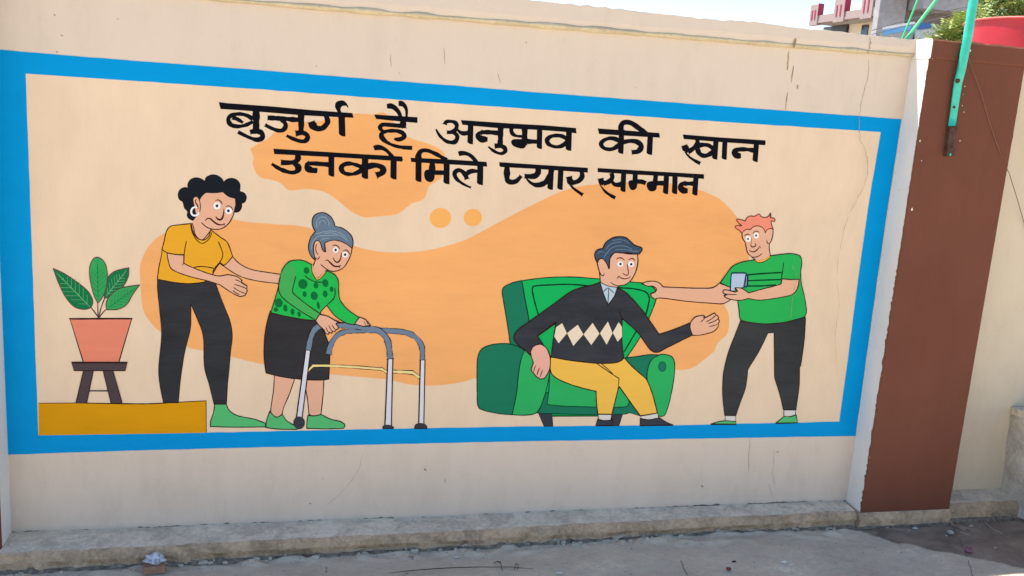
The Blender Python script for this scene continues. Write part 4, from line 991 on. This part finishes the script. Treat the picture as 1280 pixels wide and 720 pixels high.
word('black Hindi word fourth and last in the lower line', K12('60,85* 640,120* 1195,152* 1195,202* 920,180* 500,158* 60,130*'), None, [
    [(K12, 's', '208,140 216,190 180,230 120,252', [42, 46, 48, 42]), (K12, 's', '92,195 102,235 125,258', [56, 62, 30]), (K12, 's', '82,262 140,335 190,372 248,405', [10, 22, 28, 30]), (K12, 's', '210,225 245,262 310,262', [26, 42, 50]), (K12, 'v', (338, 140, 330, 342, 50))],
    [(K12, 's', '462,150 460,200 455,260', 48), (K12, 'p', '388,250 400,220 440,215 470,225 482,265 470,305 440,322 408,310'), (K12, 's', '475,230 530,232 575,248', [40, 42, 40])],
    [(K12, 's', '680,160 676,210 668,270', 46), (K12, 'p', '582,265 600,235 640,225 680,235 692,280 680,320 640,336 600,318'), (K12, 's', '680,246 730,247 785,248', 46), (K12, 'v', (797, 140, 784, 365, 52))],
    [(K12, 'v', (887, 155, 880, 365, 52))],
    [(K12, 's', '1090,253 1040,252 990,252', 40), (K12, 's', '1000,246 955,262 945,295 975,325 1005,328 1022,328', [36, 44, 50, 56, 52, 34]), (K12, 'v', (1110, 180, 1096, 380, 52))]], 0)

# ------------------------------------------------------------------ small things on the ground
M_BRICK = concrete((186, 142, 118), 'old_red_brick', 0.65, 6, bs=1.5)
c0 = onZ(192, 716, 0.0)
br = MB(); vs = []; fs = []
def lumpy_box(mb, c, d, rotz, amp, seed, m=0, n=5):
    R = Matrix.Rotation(rotz, 3, 'Z')
    for ax in range(3):
        for s in (-1, 1):
            pts = []
            for i in range(n+1):
                for j in range(n+1):
                    u, v = 2*i/n-1, 2*j/n-1; p = [0, 0, 0]; p[ax] = s; p[(ax+1) % 3] = u; p[(ax+2) % 3] = v
                    p = Vector((p[0]*d[0], p[1]*d[1], p[2]*d[2])); l = p.length/max(d)
                    q = p*40 + Vector((seed, 0, 0)); p = p*(1 - 0.04*l) + Vector((noise.noise(q), noise.noise(q+Vector((7, 0, 0))), noise.noise(q+Vector((0, 7, 0)))))*amp
                    pts.append(Vector(c) + R @ p)
            f = [(i*(n+1)+j, (i+1)*(n+1)+j, (i+1)*(n+1)+j+1, i*(n+1)+j+1) for i in range(n) for j in range(n)]
            mb.add(pts, f, m)
bx = onZ(192, 718, 0.0)
mb = MB(); lumpy_box(mb, (bx.x, bx.y+.030, .013), (.036, .030, .014), 0.12, .005, 3, n=9)
o = mb.build('brick_piece', M_BRICK, loc=(bx.x, bx.y+.03, 0)); tag(o, 'broken red brick lying against the plinth under a pale stone', 'brick')
def chalk():
    m, nt, b = new_mat('pale_mortar', 0.9, 0.2)
    n1 = noise_n(nt, mapped(nt, (1, 1, 1)), 60, 6, 0.7, 1.0)
    nt.links.new(ramp(nt, n1, [(0.38, base((150, 158, 168))), (0.5, base((214, 220, 228))), (0.65, base((236, 238, 240)))]), b.inputs['Base Color'])
    bump(nt, b, n1, 0.8, 0.01); return m
mb = MB(); mb.blob((bx.x-.002, bx.y+.034, .038), (.032, .026, .017), 28, 20, .55, 4)
o = mb.build('stone', chalk(), smooth=True, loc=(bx.x, bx.y+.034, .04)); tag(o, 'pale bluish lump of mortar resting on the broken brick', 'stone')
M_TWIG = plain((62, 52, 42), 'dry_twig', .9); M_STRAW = plain((165, 150, 120), 'straw', .9); M_PEB = plain((176, 170, 158), 'pebble_grey', .9); M_BIT = plain((205, 200, 190), 'lime_bit', .9)
M_DRED = plain((112, 52, 44), 'dried_petal', .8); M_ONION = plain((128, 84, 92), 'onion_skin', .55)
mb = MB(); pts = [onZ(x, y, .004) for x, y in ((485, 716.5), (510, 713.5), (540, 711), (570, 709.3), (600, 708.7), (640, 708.8), (665, 711))]
mb.tube(pts, [.0008, .0016, .0017, .0016, .0015, .0012, .0007], 5); o = mb.build('twig', M_TWIG); tag(o, 'long thin dark twig lying on the cement paving', 'twig')
for ps, lab in ((((622, 702), (626, 704), (628, 713)), 'bent dark twig crossing the long twig on the paving'), (((643, 712), (645, 704), (648, 706), (647, 711)), 'curled dry twig near the right end of the long twig'), (((617, 704), (622, 701.5), (626, 703)), 'short dark twig just above the long twig')):
    mb = MB(); mb.tube([onZ(x, y, .004) for x, y in ps], .0013, 5); o = mb.build('twig', M_TWIG); tag(o, lab, 'twig')
def bit(px, py, r, mat, name, label, cat, seed, group=None, el=(1, 1, .6)):
    p = onZ(px, py, .004); mb = MB(); mb.blob((p.x, p.y, r*el[2]*.8), (r*el[0], r*el[1], r*el[2]), 8, 6, .6, seed)
    o = mb.build(name, mat, loc=(p.x, p.y, 0)); tag(o, label, cat, group); return o
bit(1188, 666, .013, M_PEB, 'pebble', 'pale pebble on the damp earth below the brown pillar', 'pebble', 1)
bit(1183, 669, .005, M_PEB, 'pebble', 'tiny pebble touching the pale pebble below the pillar', 'pebble', 5)
bit(1211, 690, .015, M_ONION, 'onion', 'small purple onion lying at the edge of the damp patch', 'onion', 2, el=(1, 1, 1))
bit(911, 711, .010, M_DRED, 'dried_flower', 'small dark red dried flower on the grey paving', 'flower', 3, el=(1, 1, .5))
bit(918, 701, .006, M_TWIG, 'leaf_scrap', 'dark leaf scrap just above the red dried flower', 'leaf', 8, el=(1.6, .6, .4))
for i, (px, py, r, lab) in enumerate([(980, 702, .008, 'upper white lime chip right of the dried flower'), (990, 705, .006, 'middle white lime chip right of the dried flower'), (989, 713, .004, 'lowest white lime chip right of the dried flower'),
                                    (699, 716, .008, 'elongated white chip right of the long twig'), (746, 707, .004, 'small white chip between twig and dried flower'), (571, 696, .007, 'white chip above the long twig, near the plinth'),
                                    (568, 704, .004, 'tiny white chip just above the long twig')]):
    bit(px, py, r, M_BIT, 'lime_chip', lab, 'chip', i, 'white chips on the paving', el=(1.5, .7, .5))
for i, (px, py, r, lab) in enumerate([(1144, 660, .010, 'flat pale chip on the damp earth under the pillar'), (1137, 662, .004, 'small chip left of the flat pale one on damp earth'), (1214, 657, .007, 'pale chip at the right plinth foot on damp earth'),
                                    (1110, 659, .004, 'pale chip at the left tip of the damp patch'), (1251, 645, .006, 'white chip in the corner by the concrete block'), (1244, 684, .005, 'pale chip in the middle of the brown earth'), (1235, 703, .006, 'yellowish chip at the lower edge of the damp patch'), (1225, 658, .003, 'tiny chip right of the pillar foot')]):
    bit(px, py, r, M_PEB, 'chip', lab, 'chip', i+20, 'pale chips on the damp earth', el=(1.3, .8, .4))
mb = MB(); mb.tube([onZ(x, y, .006) for x, y in ((1230, 651), (1235, 657), (1241, 661), (1248, 664), (1254, 668))], .0016, 5); o = mb.build('straw', M_STRAW); tag(o, 'curved pale straw on the damp earth near the concrete block', 'straw')
mb = MB(); mb.tube([onZ(x, y, .005) for x, y in ((1201, 665), (1206, 667), (1212, 668.5))], .002, 5); o = mb.build('straw', M_STRAW); tag(o, 'short straight straw right of the pale pebble', 'straw')
# loose grit: far too many to count
mb = MB(); rnd = random.Random(11)
for k in range(420):
    x = rnd.uniform(-1.0, 3.1); y = led_y(x) - abs(rnd.gauss(0, .035)) - .004 if k % 3 else rnd.uniform(-.5, -.16)
    if x > 2.25 and k % 2: y = rnd.uniform(-.4, -.13)
    r = rnd.uniform(.001, .0035); z = gh(x, y)
    n0 = 5; top = (x+rnd.uniform(-.3, .3)*r, y, z+r*.9)
    vs = [(x+r*math.cos(a*1.2566)*rnd.uniform(.7, 1.3), y+r*math.sin(a*1.2566)*rnd.uniform(.7, 1.3), z-.0005) for a in range(5)] + [top]
    mb.add(vs, [(a, (a+1) % 5, 5) for a in range(5)])
o = mb.build('grit', plain((128, 122, 114), 'grit_grey', .95, var=.3, sc=60)); tag(o, 'loose grit along the foot of the plinth', 'grit', kind='stuff')

M_GRIME = plain((122, 110, 94), 'packed_dirt', .95, .1, .3, 50)
mb = MB(); prev = None; x = XL
def dirt(mb, fn, x0, x1, step):
    n = int((x1-x0)/step); A_ = []; B_ = []
    for i in range(n+1):
        a_, b_ = fn(x0+(x1-x0)*i/n); A_.append(a_); B_.append(b_)
    mb.add(A_+B_, [(i, i+1, n+2+i, n+1+i) for i in range(n)])
dirt(mb, lambda x: ((x, -.0007, Z_LED-.004), (x, -.0007, Z_LED+max(0, .002+nz(x, 9, 61, .010)+nz(x, 60, 62, .007)))), XL, 2.305, .004)
o = mb.build('dirt_line', M_GRIME, wall)
mb = MB(); dirt(mb, lambda x: ((x, led_y(x)-.001, .006+max(0, nz(x, 30, 66, .010))), (x, led_y(x)-.006-max(0, .006+nz(x, 7, 63, .012)+nz(x, 50, 64, .010)), gh(x, led_y(x)-.01)+.0016)), XL, 2.29, .004)
dirt(mb, lambda x: ((x, -.118, .006), (x, -.124-max(0, .006+nz(x, 7, 67, .012)+nz(x, 50, 68, .008)), gh(x, -.13)+.0016)), 2.30, 2.735, .004)
dirt(mb, lambda x: ((x, -.090, .008), (x, -.104-max(0, .010+nz(x, 7, 67, .012)+nz(x, 50, 68, .008)), gh(x, -.11)+.0016)), 2.74, 3.08, .004)
o = mb.build('packed_dirt', M_GRIME); tag(o, 'dark packed dirt in the joint at the foot of the plinth', 'dirt', kind='stuff')
M_FLAKE = concrete((204, 192, 172), 'lime_crust', .7, 5, bs=1)
mb = MB(); rnd = random.Random(5)
for k in range(90):
    x = rnd.uniform(-.95, 2.28)
    if noise.noise(Vector((x*3, 1, 1))) < -.15: continue
    y = led_y(x) - rnd.uniform(.0, .035); r0 = rnd.uniform(.003, .010); z = max(0, gh(x, y)); h = rnd.uniform(.002, .008); a0 = rnd.uniform(0, 6); n0 = 7
    el = rnd.uniform(1, 2.4)
    ring0 = [(x+el*r0*math.cos(a0+k2*.9)*rnd.uniform(.6, 1.2), y+r0*math.sin(a0+k2*.9)*rnd.uniform(.6, 1.2)) for k2 in range(n0)]
    vs = [(px, py, z-.003) for px, py in ring0] + [(x+(px-x)*.75, y+(py-y)*.75, z+h+rnd.uniform(-.001, .001)) for px, py in ring0]
    mb.add(vs, [(i, (i+1) % n0, n0+(i+1) % n0, n0+i) for i in range(n0)] + [tuple(range(n0, 2*n0))])
o = mb.build('mortar_crumbs', M_FLAKE); tag(o, 'crumbled lime mortar along the joint of plinth and paving', 'rubble', kind='stuff')

# ------------------------------------------------------------------ behind the wall
# red plastic drum
M_RED = plain((186, 26, 44), 'red_plastic', 0.42, 0.5, 0.08, 6, bs=0.08); M_SCUFF = plain((205, 150, 110), 'scuffed_plastic', .8)
dc = Vector((4.05, 1.30, 0))
dr = thing('water_drum', 'big red plastic water drum standing behind the brown pillar', 'drum', (dc.x, dc.y, 1.0))
mb = MB(); n = 56; prof = [(1.0, .0), (1.0, .33), (1.05, .345), (2.02, .388), (2.08, .391), (2.19, .395), (2.236, .398), (2.243, .400), (2.248, .396), (2.225, .385), (1.3, .36), (1.3, 0.0)]
vv = []
for z, r in prof:
    for k in range(n):
        a = 2*math.pi*k/n; rr = r*(1+.006*math.sin(3*a+z)); vv.append((dc.x+rr*math.cos(a), dc.y+rr*math.sin(a), z + .004*math.sin(2*a+1)))
ff = [(i*n+k, i*n+(k+1) % n, (i+1)*n+(k+1) % n, (i+1)*n+k) for i in range(len(prof)-1) for k in range(n)]
mb.add(vv, ff); mb.build('drum_body', M_RED, dr, smooth=True)
mb = MB(); rp = [(dc.x+.401*math.cos(2*math.pi*k/56), dc.y+.401*math.sin(2*math.pi*k/56), 2.246 + .004*math.sin(4*math.pi*k/56+1)) for k in range(57)]
mb.tube(rp, .006, 6); mb.build('drum_rim', plain((214, 96, 88), 'faded_red_rim', .5), dr, smooth=True)
def drum_patch(a0, z0, pts):
    vs = []
    for u, v in pts:
        a = a0+u; r = .385 + (z0+v-2.02)*.075 + .0025
        vs.append((dc.x+r*math.cos(a), dc.y+r*math.sin(a), z0+v))
    m_ = MB(); m_.add(vs, [tuple(range(len(vs)))]); m_.build('scuff', M_SCUFF, dr)
for a0, z0, s in ((-1.72, 2.15, 1), (-1.80, 2.12, .5), (-2.12, 2.105, .5), (-2.5, 2.16, .4)):
    drum_patch(a0, z0, [(0, .025*s), (.02*s, .03*s), (.03*s, .0), (.012*s, -.03*s), (-.01*s, -.028*s), (.0, -.005)])
sb = MB(); sb.box(dc.x-.45, dc.x+.45, dc.y-.42, dc.y+.42, -0.01, 1.0)
o = sb.build('drum_stand', M_BLOCKC, loc=(dc.x, dc.y, 0)); tag(o, 'plastered masonry stand under the red drum, behind the wall', 'stand')

# leaning green poles behind the wall
M_GROD = plain((72, 180, 120), 'green_rod', .5)
for (x0, y0), (x1, y1), r, lab in (((1170.5, 0), (1137.5, 43), .0085, 'thicker green rod leaning behind the wall, left of the pipe'), ((1147, 0), (1136, 28), .005, 'thin green rod, left one of two behind the wall')):
    a = onY(x0, y0, .75); b_ = onY(x1, y1, .75); d = (a-b_)
    top = b_ + d*2.4; bot = b_ - d*((b_.z)/d.z)
    mb = MB(); mb.tube([bot, b_, a, top], r, 8); o = mb.build('green_rod', M_GROD, loc=tuple(bot)); tag(o, lab, 'rod', 'green rods behind the wall')

# terrace house
M_PINK = concrete((158, 140, 136), 'pink_render', .9, .8, bs=.2, cal=False); M_MAR = plain((150, 52, 76), 'maroon_paint', .7); M_CREAMH = concrete((226, 214, 192), 'cream_render', .92, .6, bs=.2, cal=False)
M_RAW = concrete((128, 124, 122), 'raw_concrete', .42, .18, bs=.3, cal=False); M_RAWL = concrete((168, 166, 166), 'pale_concrete', .7, .3, bs=.3, cal=False); M_GLASS = plain((40, 50, 62), 'dark_window', .15, .6, .1)
hx = 16.84
def hz(px, py): return onX(px, py, hx)
hs = thing('house', 'pink and maroon terrace house with bare concrete side, beyond the wall', 'house', (20, 25, 0))
yl = hz(1012.5, 30).y; yr = hz(1092, 18.7).y
zb = 5.0
zt_l = hz(1027, 18.7).z                    # low parapet top
yA, yB = yr, yl
mb = MB(); mb.box(hx, hx+.25, yA, yB, zb, zt_l+.0); mb.build('fascia', M_PINK, hs)
def ypx(px): 
    # y on the facade for a photo column near the parapet
    return hz(px, 10).y
for x0, x1, top, dark in ((1014.5, 1024.3, 6, 1029), (1044, 1057, -1, 1062), (1077.5, 1091.5, -8, None)):
    ya, yb = ypx(x1), ypx(x0); zt = hz((x0+x1)/2, top).z
    dep = onY(dark, 10, ya).x - hx if dark else .3
    mb = MB(); mb.box(hx-.03, hx+dep, ya, yb, zt_l-.3, zt); o = mb.build('parapet_post', M_PINK, hs)
    if dark:
        mb = MB(); mb.box(hx-.05, hx+dep+.01, ya-.03, ya-.002, zt_l-.02, zt+.02); mb.build('maroon_panel', M_MAR, o)
    for f in (.22, .58):
        xx = x0 + (x1-x0)*f; y1, y2 = ypx(xx+1.5), ypx(xx); m2 = MB(); m2.box(hx-.045, hx-.031, y1, y2, zt_l-.12, zt-.18); m2.build('maroon_slot', M_MAR, o)
mb = MB(); mb.box(hx+2.2, hx+2.4, yA+.5, yB+1.5, zb, zt_l+.7); mb.build('stair_wall', M_CREAMH, hs)
mb = MB(); mb.box(hx+.9, hx+1.0, yA, yB, 0, zb-.002); mb.build('wall', M_CREAMH, hs)
mb = MB(); mb.box(hx+.25, hx+6, yA+.0, yB, zb, zb+.18); mb.build('roof_slab', M_RAWL, hs)
w1a, w1b = onX(1033, 32, hx+.9).y, onX(1062, 30, hx+.9).y
z_w = onX(1062, 27, hx+.9).z
mb = MB(); mb.box(hx+.86, hx+.93, w1b, w1a, 1.2, zb-.003); f_ = mb.build('window', M_GLASS, hs)
mb = MB(); mb.box(hx+.80, hx+.86, w1b, w1a, zb-.35, zb-.01); mb.build('shutter_box', plain((60, 58, 60), 'shutter_dark'), f_)
a1, a2 = onX(1078, 34, hx+.9), onX(1086, 34, hx+.9)
mb = MB(); mb.box(hx+.87, hx+.93, a2.y, a1.y, a1.z-1.0, onX(1080, 31.5, hx+.9).z); mb.build('window', M_GLASS, hs)
# side of bare concrete facing the camera
xe = onY(1148, 10, yA).x
mb = MB(); mb.box(hx+.0, hx+.9, yA-.25, yA-.001, 0, 9.5); mb.build('corner_column', M_RAWL, hs)
mb = MB(); mb.box(hx+.9, xe+7.0, yA-.12, yA-.002, 0, 9.0); mb.build('concrete_wall', M_RAW, hs)
mb = MB(); p = onY(1172, 2, yA-.2); mb.box(p.x-1.6, p.x+2.2, yA-.5, yA-.13, p.z, p.z+.7); mb.build('balcony_band', M_PINK, hs)
p = onY(1215, 6, yA-.2); mb = MB(); mb.box(p.x-2.2, p.x+1.2, yA-.9, yA-.13, p.z-.35, p.z+.5); mb.build('balcony_slab', M_RAWL, hs)
# blue sheet shed in front of it
M_SHEET = plain((108, 168, 216), 'blue_sheet', .5, .3, .08, 2); M_SHEETW = plain((226, 226, 224), 'white_sheet', .6); M_SHEETD = plain((52, 100, 160), 'deep_blue_sheet', .5)
shed = thing('shed', 'shed with a pale blue sheet roof and white rim behind the wall', 'shed', (15.5, 15.5, 0))
ys = 15.0
q1, q2 = onY(1104, 33, ys), onY(1143, 27, ys); q3, q4 = onY(1104, 40, ys), onY(1141, 36, ys)
def slab(name, pts, d, mat, parent):
    k = len(pts); vs = [tuple(p) for p in pts] + [(p[0]+d*.95, p[1]+d, p[2]) for p in pts]
    fs = [tuple(range(k))[::-1], tuple(range(k, 2*k))] + [(i, (i+1) % k, k+(i+1) % k, k+i) for i in range(k)]
    return obj(name, vs, fs, mat, parent)
slab('roof_rim', [onY(1103, 34, ys), onY(1143, 27, ys), onY(1143, 29.5, ys), onY(1103, 37, ys)], .25, M_SHEETW, shed)
slab('roof_sheet', [onY(1103, 36, ys+.02), onY(1140, 29, ys+.02), onY(1138, 37, ys+.02), onY(1103, 44, ys+.02)], .1, M_SHEET, shed)
slab('shed_wall', [onY(1101, 38, ys+.3), onY(1143, 30, ys+.3), (onY(1143, 30, ys+.3).x, ys+.3, 0), (onY(1101, 38, ys+.3).x, ys+.3, 0)], 2, plain((170, 176, 176), 'shed_grey'), shed)
shed2 = thing('shed', 'second shed roof in deeper blue, right of the pale one', 'shed', (16.8, 16, 0))
slab('roof_sheet', [onY(1146, 29, ys), onY(1163, 29, ys), onY(1172, 34, ys), onY(1146, 36.5, ys)], .3, M_SHEETD, shed2)
slab('shed_wall', [onY(1145, 36, ys+.1), onY(1176, 34, ys+.1), (onY(1176, 34, ys+.1).x, ys+.1, 0), (onY(1145, 36, ys+.1).x, ys+.1, 0)], 1.8, plain((176, 190, 196), 'shed_pale'), shed2)
# cables
M_CAB = plain((84, 84, 88), 'cable_grey', .7)
for i, (ps, lab) in enumerate((([(1090, 38), (1120, 29), (1160, 18), (1200, 10), (1240, 8), (1300, 9)], 'upper grey overhead cable in front of the concrete house'), ([(1090, 43), (1130, 33), (1170, 24), (1205, 14), (1250, 9), (1300, 4)], 'lower grey overhead cable in front of the concrete house'))):
    mb = MB(); mb.tube([onY(x, y, 9.5+i) for x, y in ps], .006, 5); o = mb.build('overhead_cable', M_CAB); tag(o, lab, 'cable', 'cables over the yard')

# tree: pinnate yellow-green leaves in loose sprays
M_LEAF1 = plain((150, 158, 84), 'leaf_yellow_green', .55, .3, .25, 3); M_LEAF2 = plain((106, 128, 64), 'leaf_green', .55, .3, .25, 3); M_BARK = plain((92, 78, 64), 'bark', .9, var=.2)
def tree(name, label, trunk, clumps, n_sp, seed):
    t = thing(name, label, 'tree', trunk)
    rnd = random.Random(seed); tv = Vector(trunk)
    mb = MB(); top = tv + Vector((0, 0, 2.3)); mb.tube([tv, tv+Vector((.05, 0, 1.2)), top], [.13, .10, .07], 9)
    for c, r in clumps:
        m_ = (top + Vector(c))/2 + Vector((rnd.uniform(-.2, .2), 0, .1)); mb.tube([top - Vector((0, 0, .3)), m_, Vector(c)], [.05, .035, .015], 6)
    mb.build('trunk', M_BARK, t, smooth=True)
    mb = MB()
    for c, r in clumps:
        c = Vector(c)
        for k in range(int(n_sp*r*r)):
            d = Vector((rnd.gauss(0, 1), rnd.gauss(0, 1), rnd.gauss(0, .8))).normalized(); rad = r*(rnd.random()**.4)
            if noise.noise(d*2.2 + c) < -.22 and rad > r*.6: continue
            s = c + d*rad*rnd.uniform(.8, 1.08)
            ax = (d + Vector((rnd.uniform(-.8, .8), rnd.uniform(-.8, .8), rnd.uniform(-.9, .3)))).normalized()
            sd = ax.cross(Vector((rnd.uniform(-.4, .4), rnd.uniform(-.4, .4), 1))).normalized(); L = rnd.uniform(.12, .24); mm = 0 if rnd.random() < .6 else 1
            for q in range(6):
                b0 = s + ax*(L*q/6)
                for sg in (-1, 1):
                    tip = b0 + sd*sg*.055 + ax*.02 - Vector((0, 0, .012)); w = ax*.012
                    mb.add([b0-w, b0+w+sd*sg*.02, tip, b0-w+sd*sg*.03], [(0, 1, 2, 3)], mm)
    mb.build('crown', [M_LEAF1, M_LEAF2], t)
    return t
def tp(px, py, y): return tuple(onY(px, py, y))
tx = onY(1262, 40, 6.6)
tree('tree', 'yellow-green feathery tree rising behind the red drum', (tx.x+.1, 6.6, 0), [(tp(1270, 4, 6.6), .42), (tp(1238, 12, 6.4), .22), (tp(1300, -12, 6.9), .55), (tp(1252, -10, 6.8), .25), (tp(1296, 40, 6.5), .45), (tp(1225, 24, 6.4), .16)], 1300, 3)
tx = onY(1190, 45, 6.0)
tree('shrub', 'low yellow-green bush top showing just left of the green pipe', (tx.x, 6.0, 0), [(tp(1188, 50, 6.0), .17), (tp(1203, 40, 6.0), .17), (tp(1178, 60, 6.0), .16), (tp(1214, 46, 6.1), .22), (tp(1195, 70, 6.0), .28)], 2600, 8)
